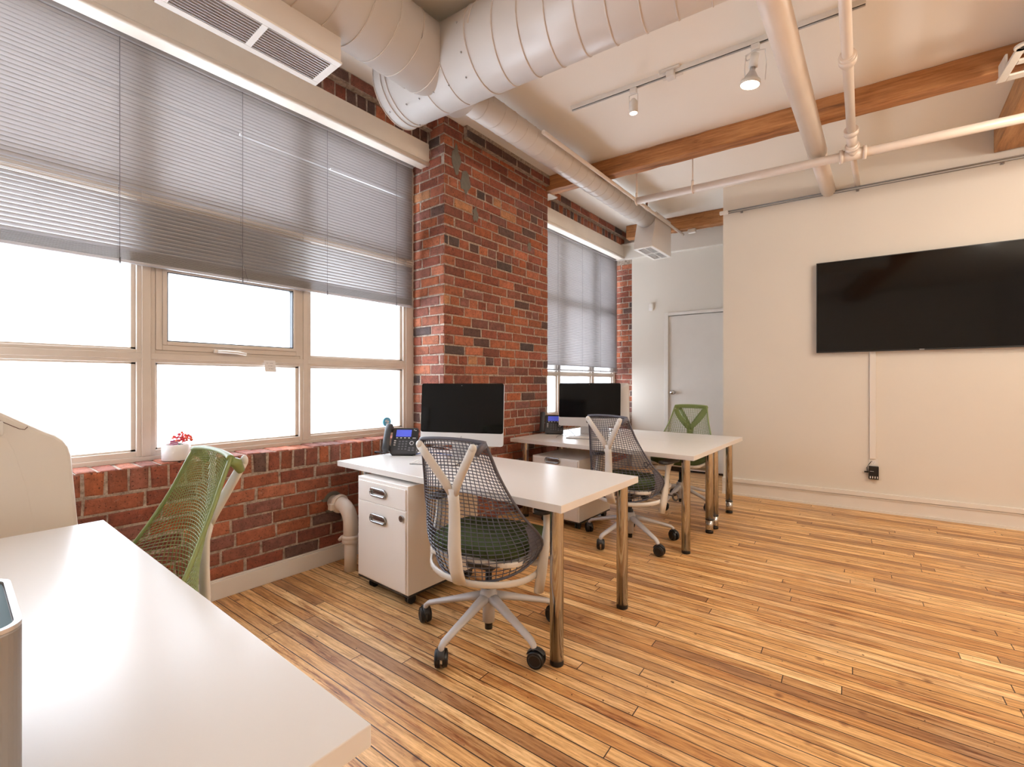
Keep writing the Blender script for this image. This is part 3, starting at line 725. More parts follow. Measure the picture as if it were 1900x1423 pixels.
# ================================================================ track lighting
ta = math.atan2(3.307 - 3.13, -0.086 + 1.932)
t = thing('lighting_track', 'white ceiling lighting track carrying two lamps', 'lighting track', (-1.932, 3.13, CEIL), ta)
bm = B(); bx(bm, 0, 1.86, -0.018, 0.018, -0.020, 0.0)
for s in (-0.018, 0.012): bx(bm, 0, 1.86, s, s + 0.006, -0.032, -0.020)
obj('track_rail', bm, M['trim'], t)
bm = B(); bx(bm, 0.0, 1.86, -0.012, 0.012, -0.0215, -0.0205); obj('track_slot', bm, M['black'], t)
bm = B(); bx(bm, 0.70, 0.84, -0.045, 0.075, -0.012, 0.0); bx(bm, 0.745, 0.80, -0.030, 0.030, -0.055, -0.012); obj('feed_box', bm, M['offwhite'], t, bevel=0.004)
def lampthing(x, label, big):
    t = thing('track_lamp_head', label, 'track lamp', (-1.932 + x * math.cos(ta), 3.13 + x * math.sin(ta), CEIL - 0.033), ta, None)
    bm = B(); bx(bm, -0.025, 0.025, -0.018, 0.018, -0.035, 0.0); obj('track_adapter', bm, M['trim'], t, bevel=0.004)
    if not big:
        bm = B()
        tube(bm, [(-0.032, 0, -0.13), (-0.032, 0, -0.045), (0.032, 0, -0.045), (0.032, 0, -0.13)], 0.003, 6); obj('lamp_yoke', bm, M['trim'], t)
        bm = B(); lathe(bm, [(0.012, -0.075), (0.028, -0.095), (0.031, -0.12), (0.031, -0.180), (0.028, -0.182), (0.027, -0.17), (0.001, -0.169)]); obj('lamp_shade', bm, M['trim'], t)
        bm = B(); cyl(bm, (0, 0, -0.180), (0, 0, -0.176), 0.027, n=24); obj('lamp_bulb', bm, M['bulb'], t, label='glowing lamp face')
    else:
        tilt = Matrix.Translation((0.0, 0, -0.05)) @ Matrix.Rotation(R(9), 4, 'Y')
        bm = B(); 
        tube(bm, [(-0.055, 0, -0.245), (-0.062, 0, -0.14), (-0.055, 0, -0.05), (0, 0, -0.037), (0.055, 0, -0.05), (0.062, 0, -0.14), (0.055, 0, -0.245)], 0.006, 8, side=(0, 1, 0), flat=0.5); obj('lamp_yoke', bm, M['trim'], t)
        bm = B(); lathe(bm, [(0.024, -0.01), (0.026, -0.09), (0.02, -0.091)]); bm.transform(tilt); obj('lamp_socket', bm, M['trim'], t)
        bm = B(); lathe(bm, [(0.014, -0.088), (0.018, -0.115), (0.024, -0.125), (0.050, -0.172), (0.056, -0.178), (0.056, -0.196)]); bm.transform(tilt); obj('reflector_bulb', bm, M['alu'], t)
        bm = B(); lathe(bm, [(0.0585, -0.175), (0.0605, -0.200), (0.057, -0.202), (0.056, -0.178)]); bm.transform(tilt); obj('lamp_ring', bm, M['trim'], t)
        bm = B(); cyl(bm, (0, 0, -0.199), (0, 0, -0.194), 0.055, n=32); bm.transform(tilt); obj('lamp_bulb', bm, M['bulb'], t, label='glowing lamp face')
        bm = B(); tube(bm, [(0.0, 0, -0.035), (-0.03, 0.0, -0.045), (-0.055, 0.0, -0.06), (-0.05, 0, -0.085), (-0.02, 0, -0.08)], 0.004, 6); obj('lamp_lead', bm, M['trim'], t)
    return t
lampthing(0.505, 'small white cylinder track lamp hanging near the left end of the track', False)
lampthing(1.30, 'larger lit reflector lamp in an open white yoke on the right half of the track', True)

# ================================================================ desks
def leg_bm(z1, low=0.0, r=0.031):
    bm = B(); lathe(bm, [(r - .001, 0.0), (r, 0.002), (r, 0.02), (r - 0.001, 0.022)], 28, mi=1)
    lathe(bm, [(r - .001, 0.020), (r - .001, 0.11)], 28) if low else None
    if low: lathe(bm, [(r + .001, 0.108), (r + .001, 0.118)], 28, mi=1)
    lathe(bm, [(r - .0002, 0.021 if not low else 0.115), (r - .0002, z1 - 0.002), (r - .0002, z1)], 28)
    return bm
def desk(name, label, x0, x1, y0, y1, legs, ztop=0.7256, rz=0.0):
    t = thing(name, label, 'desk', ((x0 + x1) / 2, (y0 + y1) / 2, 0), rz)
    hx, hy = (x1 - x0) / 2, (y1 - y0) / 2
    boxobj('tabletop', (-hx, hx, -hy, hy, ztop - 0.0345, ztop), M['white_gloss'], t, bevel=0.0015)
    for (lx, ly, low) in legs:
        o = obj('desk_leg', leg_bm(ztop - 0.0345, low), [M['chrome'], M['black']], t)
        o.location = (lx - (x0 + x1) / 2, ly - (y0 + y1) / 2, 0)
        bm = B(); bx(bm, -0.045, 0.045, -0.045, 0.045, ztop - 0.0385, ztop - 0.0345); p = obj('leg_plate', bm, M['steel'], o)
    return t
d1 = desk('office_desk', 'white topped desk with chrome legs nearest the brick pier, one computer on it', -2.834, -1.062, 1.64, 2.425,
          ((-1.128, 1.705, 0), (-1.128, 2.36, 0), (-2.62, 1.705, 0), (-2.62, 2.36, 0)))
d2 = desk('office_desk', 'white topped desk with chrome legs in the middle, back to back with the far one', -2.724, -1.045, 3.33, 4.052,
          ((-1.125, 3.405, 0), (-1.125, 3.985, 1), (-2.60, 3.405, 0), (-2.60, 3.985, 0)))
d3 = desk('office_desk', 'farthest white desk, standing behind the middle desk near the alcove', -2.724, -1.048, 4.056, 4.785,
          ((-1.125, 4.135, 1), (-1.15, 4.715, 1), (-2.60, 4.135, 0), (-2.60, 4.715, 0)))
d0 = desk('office_desk', 'large white desktop filling the lower left foreground', -2.300, -0.602, -0.42, 0.392,
          ((-0.68, 0.31, 0), (-0.68, -0.34, 0), (-2.22, 0.31, 0), (-2.22, -0.34, 0)), rz=R(1.2))

# ================================================================ drawer cabinets
def cabinet(label, x0, y0, wd, dp, z0, z1, drawers, loc_rz=0):
    t = thing('drawer_cabinet', label, 'cabinet', (x0 + wd / 2, y0, 0))
    h = wd / 2
    bm = B(); bx(bm, -h, h, 0.002, dp, z0, z1); obj('cabinet_body', bm, M['cab'], t, bevel=0.003)
    for i, (za, zb, hz, lock) in enumerate(drawers):
        bm = B(); bx(bm, -h + 0.014, h - 0.014, -0.005, 0.002, za, zb); f = obj('drawer', bm, M['cab'], t, bevel=0.002)
        bm = B(); ring_pts = [(u_, -0.012, hz + v_) for u_, v_ in rrect(0.074, 0.021, 0.0205, 6, cx=-0.02)]
        tube(bm, ring_pts, 0.0065, 8, closed=True)
        for sx in (-.088, .048): cyl(bm, (sx, -0.012, hz), (sx, -0.004, hz), 0.006, n=8)
        bx(bm, -0.080, 0.040, -0.0056, -0.005, hz - 0.010, hz + 0.010)
        obj('drawer_handle', bm, M['steel'], f)
        if lock:
            bm = B(); cyl(bm, (h - 0.045, -0.014, lock), (h - 0.045, -0.004, lock), 0.018, n=20); obj('drawer_lock', bm, M['steel'], f)
            bm = B(); bx(bm, h - 0.0465, h - 0.0435, -0.0150, -0.0138, lock - .006, lock + .006); obj('key_slot', bm, M['black'], f)
    bm = B(); bx(bm, -h, h, 0.004, dp - 0.004, z0 - 0.012, z0); obj('base_plate', bm, M['charcoal'], t)
    for sx in (-h + 0.10, h - 0.04):
        for sy in (0.05, dp - 0.05):
            bm = B(); r_ = (z0 - 0.012) / 2
            cyl(bm, (sx - 0.016, sy, r_), (sx - 0.004, sy, r_), r_, n=20); cyl(bm, (sx + 0.004, sy, r_), (sx + 0.016, sy, r_), r_, n=20); cyl(bm, (sx - .01, sy, r_ + .004), (sx + .01, sy, r_ + .004), r_ * .7, n=12)
            obj('cabinet_caster', bm, M['rubber'], t)
    return t
cabinet('white two drawer filing cabinet with grey loop handles and lock under the near desk', -2.527, 1.60, 0.487, 0.56, 0.066, 0.672,
        ((0.535, 0.652, 0.600, 0), (0.076, 0.530, 0.445, 0.490)))
cabinet('low white drawer cabinet with its dark shaded top showing under the middle desk', -2.476, 3.345, 0.487, 0.56, 0.066, 0.590,
        ((0.475, 0.578, 0.565, 0), (0.076, 0.470, 0.40, 0)))

# ================================================================ chairs
def lerp(a, b, t): return a + (b - a) * t
def pl(v, pts):
    for (a, fa), (b_, fb) in zip(pts, pts[1:]):
        if v <= b_:
            s = (v - a) / (b_ - a); s = s * s * (3 - 2 * s); return lerp(fa, fb, s)
    return pts[-1][1]
def cr(v, pts):
    xs = [p[0] for p in pts]; i = max(0, min(len(pts) - 2, sum(1 for x in xs[1:-1] if v > x)))
    def f(k): return pts[max(0, min(len(pts) - 1, k))]
    p0, p1, p2, p3 = f(i - 1), f(i), f(i + 1), f(i + 2); h = p2[0] - p1[0]; t_ = (v - p1[0]) / h
    m1 = (p2[1] - p0[1]) / max(1e-6, p2[0] - p0[0]) * h; m2 = (p3[1] - p1[1]) / max(1e-6, p3[0] - p1[0]) * h
    return (2*t_**3 - 3*t_**2 + 1) * p1[1] + (t_**3 - 2*t_**2 + t_) * m1 + (-2*t_**3 + 3*t_**2) * p2[1] + (t_**3 - t_**2) * m2
def net_pt(u, v):
    hw = cr(v, [(0, 0.275), (0.16, 0.315), (0.4, 0.262), (0.7, 0.205), (1, 0.168)])
    f0 = cr(v, [(0, -0.225), (0.2, -0.262), (0.5, -0.262), (0.8, -0.290), (1, -0.330)])
    wrap = cr(v, [(0, 0.19), (0.18, 0.195), (0.45, 0.085), (0.75, 0.022), (1, 0.010)])
    zb = 0.350 + 0.088 * abs(u) ** 2.2
    zt = 1.005 - 0.012 * abs(u) ** 2 if v > 0.0 else 1.0
    a = u * 1.0
    x = hw * math.sin(a * 1.25) / math.sin(1.25)
    y = f0 + wrap * (1 - math.cos(a * 1.35)) / (1 - math.cos(1.35))
    return Vector((x, y, lerp(zb, zt, v)))
def make_chair(label, netmat, tower_mat, arc=0.05, yband=False, rot_base=0, nu=24, nv=38, th=0.0062):
    t = thing('mesh_office_chair', label, 'office chair')
    # back net: open lattice
    bm = B(); g = []
    def vv(i, j):
        u = -1 + 2 * i / nu; v = j / nv
        v2 = v + arc * (1 - u * u) * math.sin(math.pi * v) - 0.10 * (1 - v) * v * 4 * 0.3 * u * u
        v2 = v2 ** 0.92 if v2 > 0 else 0
        return net_pt(u, min(1, v2))
    for j in range(nv + 1): g.append([bm.verts.new(vv(i, j)) for i in range(nu + 1)])
    for j in range(nv):
        for i in range(nu): bm.faces.new((g[j][i], g[j][i + 1], g[j + 1][i + 1], g[j + 1][i]))
    o = obj('back_net', bm, netmat, t, norm=False)
    md = o.modifiers.new('lattice', 'WIREFRAME'); md.thickness = th; md.use_replace = True; md.use_even_offset = False; md.offset = 0
    # rim
    bm = B(); K = 24
    loop = [net_pt(-1 + 2 * i / K, 0) for i in range(K)] + [net_pt(1, i / K) for i in range(K)] + [net_pt(1 - 2 * i / K, 1) for i in range(K)] + [net_pt(-1, 1 - i / K) for i in range(K)]
    tube(bm, loop, 0.0065, 8, closed=True)
    # solid wings at the hips
    for s in (-1, 1):
        gg = [[bm.verts.new(net_pt(s * lerp(0.78 + 0.20 * (abs(j / 8 - .35)), 1.0, i / 4), 0.02 + 0.30 * j / 8) + Vector((0, -0.0015, 0))) for i in range(5)] for j in range(9)]
        for j in range(8):
            for i in range(4): bm.faces.new((gg[j][i], gg[j][i + 1], gg[j + 1][i + 1], gg[j + 1][i])).smooth = True
    # thick top band folding back
    tube(bm, [net_pt(-1 + 2 * i / 14, 1.0) + Vector((0, 0.0, -0.002)) for i in range(15)], 0.010, 8, rs=[0.0085 + 0.004 * abs(-1 + 2 * i / 14) ** 3 for i in range(15)], flat=0.9)
    for s in (-1, 1):
        a = net_pt(s * 0.96, 0.985); 
        tube(bm, [a, a + Vector((-s * 0.010, -0.022, -0.010)), a + Vector((-s * 0.020, -0.040, -0.040))], 0.015, 8, rs=[0.014, 0.017, 0.012])
    obj('net_rim', bm, netmat, t, norm=True)
    if yband:
        bm = B()
        for s in (-1, 1):
            A = [];
            for k in range(9):
                q = k / 8; u = s * lerp(0.80, 0.0, q); v = lerp(0.93, 0.62, q)
                p = net_pt(u, v) + Vector((0, -0.004, 0)); A.append(p)
            tube(bm, A, 0.026, 10, side=(1, 0, 0), flat=0.14)
        tube(bm, [net_pt(0, v) + Vector((0, -0.004, 0)) for v in (0.64, 0.5, 0.35, 0.2, 0.05)], 0.024, 10, side=(1, 0, 0), flat=0.14)
        tube(bm, [net_pt(-.9 + 1.8 * i / 10, 0.972) + Vector((0, -0.003, 0)) for i in range(11)], 0.017, 8, side=(0, 0, 1), flat=0.2)
        obj('net_band', bm, netmat, t)
    # Y-shaped tower
    bm = B()
    stem = [(0, -0.262, 0.352), (0, -0.288, 0.42), (0, -0.302, 0.52), (0, -0.300, 0.62), (0, -0.302, 0.71), (0, -0.318, 0.785)]
    tube(bm, stem, 0.03, 16, rs=[0.037, 0.036, 0.034, 0.031, 0.029, 0.031], side=(1, 0, 0), flat=0.40)
    for s in (-1, 1):
        arm = [(s * 0.006, -0.312, 0.755), (s * 0.030, -0.325, 0.808), (s * 0.068, -0.342, 0.868), (s * 0.106, -0.357, 0.926), (s * 0.138, -0.370, 0.976)]
        tube(bm, arm, 0.022, 14, rs=[0.019, 0.022, 0.021, 0.0205, 0.0195], side=(0.8, 0, -0.6 * s), flat=0.5)
        bmesh.ops.create_uvsphere(bm, u_segments=14, v_segments=10, radius=0.0185, matrix=Matrix.Translation((s * 0.138, -0.370, 0.976)) @ Matrix.Diagonal((1, .55, 1, 1)))
    for f in bm.faces: f.smooth = True
    obj('back_frame', bm, tower_mat, t, label='off white Y-shaped back support')
    # seat
    bm = B(); n = 40; rings = []
    for (k, z) in ((0.90, 0.452), (1.0, 0.462), (1.0, 0.490), (0.96, 0.507), (0.80, 0.515), (0.4, 0.512), (0.01, 0.508)):
        ringv = []
        for i in range(n):
            a = 2 * math.pi * i / n; c, s = math.cos(a), math.sin(a)
            e = 0.55
            x = 0.255 * k * math.copysign(abs(c) ** e, c); y = 0.03 + 0.245 * k * math.copysign(abs(s) ** e, s)
            ringv.append(bm.verts.new((x, y, z - 0.02 * max(0, (y - .12) / .15) ** 2)))
        rings.append(ringv)
    for A_, B_ in zip(rings, rings[1:]):
        for j in range(n): bm.faces.new((A_[j], A_[(j + 1) % n], B_[(j + 1) % n], B_[j])).smooth = True
    bm.faces.new(rings[0][::-1]); obj('seat_cushion', bm, M['seat_green'], t)
    bm = B(); prism(bm, rrect(0.25, 0.235, 0.09, 6, cy=0.03), 'z', 0.425, 0.4515); obj('seat_pan', bm, M['offwhite'], t, bevel=0.008)
    # curved frame under the net
    bm = B(); K = 20; pts = []
    for i in range(K + 1):
        a = math.pi * i / K; pts.append((0.285 * math.cos(a), -0.045 - 0.185 * math.sin(a), 0.372 - 0.030 * math.sin(a)))
    tube(bm, pts, 0.016, 10, side=(0, 0, 1), flat=0.5)
    tube(bm, [(-0.2, -0.02, 0.40), (0, -0.03, 0.385), (0.2, -0.02, 0.40)], 0.02, 8, side=(0, 1, 0), flat=0.6)
    obj('seat_frame', bm, M['offwhite'], t)
    bm = B(); bx(bm, -0.075, 0.075, -0.10, 0.12, 0.350, 0.425); obj('tilt_mechanism', bm, M['charcoal'], t, bevel=0.012)
    # arms
    for s in (-1, 1):
        bm = B()
        tube(bm, [(s * 0.292, -0.045, 0.285), (s * 0.300, -0.035, 0.36), (s * 0.306, -0.010, 0.47), (s * 0.308, 0.012, 0.57), (s * 0.306, 0.03, 0.625), (s * 0.305, 0.035, 0.645)], 0.03, 12,
             rs=[0.032, 0.034, 0.032, 0.022, 0.032, 0.058], side=(0, 1, 0), flat=0.66)
        tube(bm, [(s * 0.20, -0.01, 0.405), (s * 0.27, -0.02, 0.405), (s * 0.302, -0.025, 0.42)], 0.024, 8, side=(0, 1, 0), flat=0.6)
        a_ = obj('armrest', bm, M['offwhite'], t)
        bm = B(); prism(bm, rrect(0.043, 0.115, 0.04, 6, cx=s * 0.303, cy=0.05), 'z', 0.644, 0.664); obj('arm_pad', bm, M['charcoal'], a_, bevel=0.006)
    bm = B(); tube(bm, [(0.20, 0.10, 0.395), (0.31, 0.11, 0.385)], 0.006, 8); tube(bm, [(0.325 + 0.022 * math.cos(a), 0.11, 0.38 + 0.026 * math.sin(a)) for a in [2 * math.pi * i / 16 for i in range(16)]], 0.007, 6, closed=True)
    obj('tilt_lever', bm, M['cable_grey'], t)
    # gas lift
    bm = B(); lathe(bm, [(0.019, 0.025), (0.019, 0.08), (0.016, 0.09), (0.016, 0.20), (0.026, 0.205), (0.026, 0.245), (0.017, 0.25), (0.016, 0.36)], 20); obj('gas_lift', bm, M['black'], t)
    # base
    bm = B(); lathe(bm, [(0.030, 0.062), (0.031, 0.13), (0.045, 0.17), (0.044, 0.20), (0.036, 0.225), (0.028, 0.228)], 28)
    Rr = 0.345
    for k in range(5):
        a = R(rot_base + 72 * k); c, s = math.cos(a), math.sin(a)
        prof = [(0.02, 0.186, 0.036, .8), (0.09, 0.172, 0.031, .75), (0.18, 0.148, 0.026, .7), (0.27, 0.124, 0.023, .7), (0.325, 0.108, 0.021, .75), (0.343, 0.094, 0.018, .9), (0.346, 0.070, 0.013, 1)]
        ringsb = []
        for q, (r_, z_, w_, fl) in enumerate(prof):
            tz = [(-.15), (-.2), (-.25), (-.25), (-.5), (-1.6), (-4)][q]
            d = Vector((c, s, tz)).normalized(); sd = Vector((-s, c, 0)); up_ = sd.cross(d) * -1
            if up_.z < 0 and q < 5: up_ = -up_
            if q >= 5: up_ = Vector((c, s, 0.25)).normalized()
            p = Vector((c * r_, s * r_, z_))
            ringsb.append([bm.verts.new(p + sd * math.cos(2 * math.pi * i / 12) * w_ * .84 + up_ * math.sin(2 * math.pi * i / 12) * w_ * fl * .84) for i in range(12)])
        for A_, B_ in zip(ringsb, ringsb[1:]):
            for j in range(12): bm.faces.new((A_[j], A_[(j + 1) % 12], B_[(j + 1) % 12], B_[j])).smooth = True
        bm.faces.new(ringsb[0][::-1]); bm.faces.new(ringsb[-1])
    obj('star_base', bm, M['base_grey'], t)
    for k in range(5):
        a = R(rot_base + 72 * k); px, py = Rr * math.cos(a), Rr * math.sin(a)
        aw = a + R((40, -50, 120, 15, -80)[k]); ax = Vector((math.cos(aw), math.sin(aw), 0)); nn = Vector((-ax.y, ax.x, 0))
        c0 = Vector((px, py, 0.0408)) - nn * 0.012
        bm = B()
        for sgn in (-1, 1):
            cyl(bm, c0 + ax * sgn * 0.006, c0 + ax * sgn * 0.027, 0.0405, 0.036, n=28)
        cyl(bm, Vector((px, py, 0.045)), Vector((px, py, 0.078)), 0.009, n=12)
        cs = obj('caster', bm, M['black'], t, bevel=0.003)
        bm = B()
        for sgn in (-1, 1):
            tube(bm, [c0 + ax * sgn * 0.0275 + nn * 0.028 * math.cos(q) + Vector((0, 0, 0.026 * math.sin(q))) for q in [2 * math.pi * i / 20 for i in range(20)]], 0.0022, 5, closed=True)
        hood = [c0 + nn * 0.0435 * math.cos(q) + Vector((0, 0, 0.0435 * math.sin(q))) for q in [R(20 + 14 * i) for i in range(10)]]
        tube(bm, hood, 0.016, 8, side=tuple(ax), flat=0.22)
        obj('caster_hood', bm, M['charcoal'], cs)
    return t
ch1 = make_chair('grey mesh-back office chair seen from behind at the near desk', M['net_grey'], M['offwhite'], rot_base=203 - 12)
ch1.location = (-1.53, 1.70, 0); ch1.rotation_euler = (0, 0, R(12))
ch1['group'] = None; del ch1['group']
ch2 = dup(ch1, (-1.56, 3.40, 0), R(-6), 'grey mesh-back office chair seen from behind at the middle desk')
ch3 = make_chair('green mesh-back office chair behind the farthest desk facing the camera', M['net_green'], M['net_green'], yband=True, rot_base=230, th=0.006)
ch3.location = (-1.62, 4.74, 0); ch3.rotation_euler = (0, 0, R(180))
ch4 = make_chair('green mesh-back office chair tucked under the foreground desk by the low brick wall', M['net_green'], M['offwhite'], arc=0.13, rot_base=20, nu=30, nv=54, th=0.0034)
ch4.location = (-1.745, 0.235, 0.0); ch4.rotation_euler = (0, 0, R(180))
for c_ in kids(ch4):
    if c_.name.startswith(('star_base', 'caster')): continue
    c_.location.z += 0.02

# ================================================================ computers
def imac(label, loc, rz, logo=True):
    t = thing('desktop_computer', label, 'computer', loc, rz)
    W2 = 0.30; z0, z1 = 0.094, 0.515
    tilt = Matrix.Translation((0, 0, z0)) @ Matrix.Rotation(R(-4), 4, 'X') @ Matrix.Translation((0, 0, -z0))
    zc = (z0 + z1) / 2; hz = (z1 - z0) / 2
    bm = B()
    front = [(x, -0.012, z) for x, z in rrect(W2, hz, 0.018, 5, cy=zc)]
    rings = []
    for k, yy in ((1.0, -0.012), (1.0, 0.0), (0.97, 0.008), (0.75, 0.030), (0.35, 0.045), (0.01, 0.048)):
        rings.append([bm.verts.new((p[0] * k, yy, zc + (p[2] - zc) * k)) for p in front])
    n = len(front)
    for A_, B_ in zip(rings, rings[1:]):
        for j in range(n): bm.faces.new((A_[j], A_[(j + 1) % n], B_[(j + 1) % n], B_[j])).smooth = True
    bm.faces.new(rings[0][::-1]); bm.transform(tilt); body = obj('computer_body', bm, M['alu'], t)
    bm = B(); prism(bm, rrect(W2 - 0.001, (z1 - z0 - 0.085) / 2, 0.014, 5, cy=(z0 + 0.085 + z1) / 2), 'y', -0.0140, -0.0122); bm.transform(tilt)
    scr = obj('screen', bm, M['screen'], t)
    bm = B(); cyl(bm, (0, -0.0145, z1 - 0.014), (0, -0.0140, z1 - 0.014), 0.0028, n=12); bm.transform(tilt); obj('webcam', bm, M['steel'], scr)
    if logo:
        bm = B(); cz = z0 + 0.042; yy = -0.0132
        pts = []
        for i in range(28):
            a = 2 * math.pi * i / 28; r_ = 0.0125 * (1 + 0.07 * math.cos(2 * a)) * (1 - 0.12 * max(0, math.cos(a - math.pi / 2)) ** 6 - 0.10 * max(0, math.cos(a + math.pi / 2)) ** 8)
            x = r_ * math.cos(a); z = r_ * math.sin(a)
            if (x - 0.0165) ** 2 + (z - 0.002) ** 2 < 0.0068 ** 2: x = 0.0165 - math.sqrt(max(0, 0.0068 ** 2 - (z - 0.002) ** 2))
            pts.append((x, cz + z))
        prism(bm, pts, 'y', yy, -0.0118)
        prism(bm, [(0.0, cz + 0.0125), (0.001, cz + 0.0170), (0.0055, cz + 0.0205), (0.0050, cz + 0.0155)], 'y', yy, -0.0118)
        bm.transform(tilt); obj('chin_logo', bm, M['black'], body)
    bm = B()
    prism(bm, [(-0.075, 0.0), (-0.075, 0.007), (0.075, 0.009), (0.070, 0.040), (0.035, 0.20), (0.043, 0.205), (0.082, 0.04), (0.090, 0.0)], 'x', -0.10, 0.10)
    for v in bm.verts:
        if v.co.z > 0.1: v.co.x *= 0.8
    obj('computer_stand', bm, M['alu'], t, bevel=0.002)
    return t
imac('large all in one computer with black screen on the near desk beside the pier', (-2.237, 2.206, 0.7256), R(24))
imac('all in one computer with black screen and silver chin on the middle desk', (-2.225, 3.93, 0.7256), R(20))
imac('computer facing away on the farthest desk, only its side edge showing', (-2.37, 4.46, 0.7256), R(180 + 10))

def keyboard(label, loc, rz):
    t = thing('keyboard', label, 'keyboard', loc, rz)
    bm = B(); prism(bm, [(-0.062, 0), (-0.062, 0.006), (0.062, 0.013), (0.062, 0)], 'x', -0.155, 0.155); obj('keyboard_base', bm, M['steel'], t, bevel=0.002)
    for r_ in range(5):
        for c_ in range(13):
            if r_ == 0 and 4 <= c_ <= 7: continue
            bm = B(); x = -0.144 + c_ * 0.024; y = -0.052 + r_ * 0.0232
            sl = 0.0565 * (y + 0.062); bx(bm, x - 0.0095, x + 0.0095, y - 0.009, y + 0.009, 0.0062 + sl, 0.0098 + sl); obj('key', bm, M['keys'], t)
    bm = B(); y = -0.052; bx(bm, -0.058, 0.034, y - 0.009, y + 0.009, 0.0068, 0.0104); obj('space_bar', bm, M['keys'], t)
    return t
keyboard('thin white keyboard on the near desk partly hidden by the chair back', (-2.235, 1.975, 0.7256), R(24))
keyboard('thin white keyboard on the middle desk in front of the computer', (-2.17, 3.735, 0.7256), R(14))

# ================================================================ desk phones
def phone(label, loc, rz):
    t = thing('desk_phone', label, 'telephone', loc, rz)
    tilt = Matrix.Rotation(R(-28), 4, 'X')     # face leans back from vertical
    W, H = 0.185, 0.20
    bm = B(); prism(bm, rrect(W / 2, H / 2, 0.012, 4, cy=H / 2), 'y', -0.012, 0.022); bm.transform(Matrix.Translation((0, 0, 0.008)) @ tilt); body = obj('phone_body', bm, M['charcoal'], t, bevel=0.003)
    bm = B(); bx(bm, -0.075, 0.075, -0.010, 0.13, 0.0, 0.014); bx(bm, -0.05, 0.05, 0.055, 0.075, 0.012, 0.10); obj('phone_foot', bm, M['black'], t, bevel=0.003)
    mt = Matrix.Translation((0, 0, 0.008)) @ tilt
    bm = B(); bx(bm, -0.072, 0.088, -0.0145, -0.012, 0.115, 0.192); bm.transform(mt); bz = obj('display_bezel', bm, M['black'], body)
    bm = B(); bx(bm, -0.064, 0.048, -0.0155, -0.0145, 0.130, 0.183); bm.transform(mt); obj('display', bm, M['lcd'], body, label='lit blue display')
    bm = B()
    for k in range(4): bx(bm, -0.060 + k * 0.029, -0.046 + k * 0.029, -0.0165, -0.0145, 0.118, 0.123)
    bx(bm, 0.062, 0.070, -0.0165, -0.0145, 0.180, 0.185); bx(bm, 0.074, 0.082, -0.0165, -0.0145, 0.175, 0.180); bx(bm, 0.060, 0.084, -0.0155, -0.0145, 0.118, 0.122)
    for k in range(3): bx(bm, -0.072, -0.058, -0.0150, -0.012, 0.096 - k * 0.016, 0.102 - k * 0.016)
    bm.transform(mt); obj('soft_keys', bm, M['paper'], body)
    bm = B()
    for r_ in range(4):
        for c_ in range(3):
            x = -0.030 + c_ * 0.024; z = 0.094 - r_ * 0.019; bx(bm, x - 0.007, x + 0.007, -0.0155, -0.012, z - 0.005, z + 0.005)
    for (x, z) in ((0.045, 0.045), (0.072, 0.045), (0.045, 0.028), (0.072, 0.028)): bx(bm, x - 0.008, x + 0.008, -0.0155, -0.012, z - 0.005, z + 0.005)
    bm.transform(mt); obj('dial_keys', bm, M['key_grey'], body, bevel=0.001)
    bm = B(); tube(bm, [(0.058 + 0.013 * math.cos(q), -0.014, 0.082 + 0.013 * math.sin(q)) for q in [2 * math.pi * i / 20 for i in range(20)]], 0.0028, 6, closed=True); bm.transform(mt); obj('round_key', bm, M['base_grey'], body)
    # handset
    bm = B(); tube(bm, [(-0.118, -0.020, 0.012), (-0.118, -0.040, 0.03), (-0.118, -0.048, 0.10), (-0.118, -0.046, 0.16), (-0.118, -0.030, 0.212), (-0.118, -0.010, 0.222)], 0.024, 12,
                    rs=[0.020, 0.027, 0.024, 0.024, 0.027, 0.018], side=(1, 0, 0), flat=0.6)
    bx(bm, -0.142, -0.094, -0.040, 0.006, 0.018, 0.062); bx(bm, -0.142, -0.094, -0.040, 0.006, 0.168, 0.212)
    bm.transform(mt); obj('handset', bm, M['charcoal'], t, bevel=0.004)
    bm = B(); pts = []
    for k in range(90):
        q = k / 89; c0 = Vector((-0.125 - 0.10 * math.sin(q * 3.0), 0.02 + 0.10 * q, 0.010)); an = k * 1.25
        pts.append(c0 + Vector((0.007 * math.cos(an), 0, 0.007 * math.sin(an) + 0.002)))
    tube(bm, pts, 0.002, 5); obj('coiled_cord', bm, M['charcoal'], t)
    return t
phone('black office desk phone with lit blue display on the near desk', (-2.665, 2.045, 0.7256), R(36))
phone('black office desk phone with lit blue display on the middle desk', (-2.575, 3.84, 0.7256), R(30))
def cable(name, label, pts, mat, r=0.0022):
    # smooth the points
    P = [Vector(p) for p in pts]; out = []
    for i in range(len(P) - 1):
        p0, p1, p2, p3 = P[max(i - 1, 0)], P[i], P[i + 1], P[min(i + 2, len(P) - 1)]
        for k in range(8):
            q = k / 8; out.append(0.5 * ((2 * p1) + (p2 - p0) * q + (2 * p0 - 5 * p1 + 4 * p2 - p3) * q * q + (3 * p1 - p0 - 3 * p2 + p3) * q ** 3))
    out.append(P[-1]); bm = B(); tube(bm, out, r, 6); return tag(obj(name, bm, mat), label, 'cable')
zt = 0.7286
cable('network_cable', 'blue network cable lying behind the phone on the near desk', [(-2.62, 2.11, zt), (-2.55, 2.16, zt + 0.02), (-2.45, 2.20, zt + 0.015), (-2.36, 2.27, zt)], M['cable_blue'], 0.003)
cable('phone_cable', 'white cable looping beside the phone on the near desk', [(-2.60, 2.19, zt + 0.01), (-2.57, 2.25, zt + 0.05), (-2.50, 2.31, zt + 0.04), (-2.42, 2.36, zt)], M['offwhite'], 0.004)
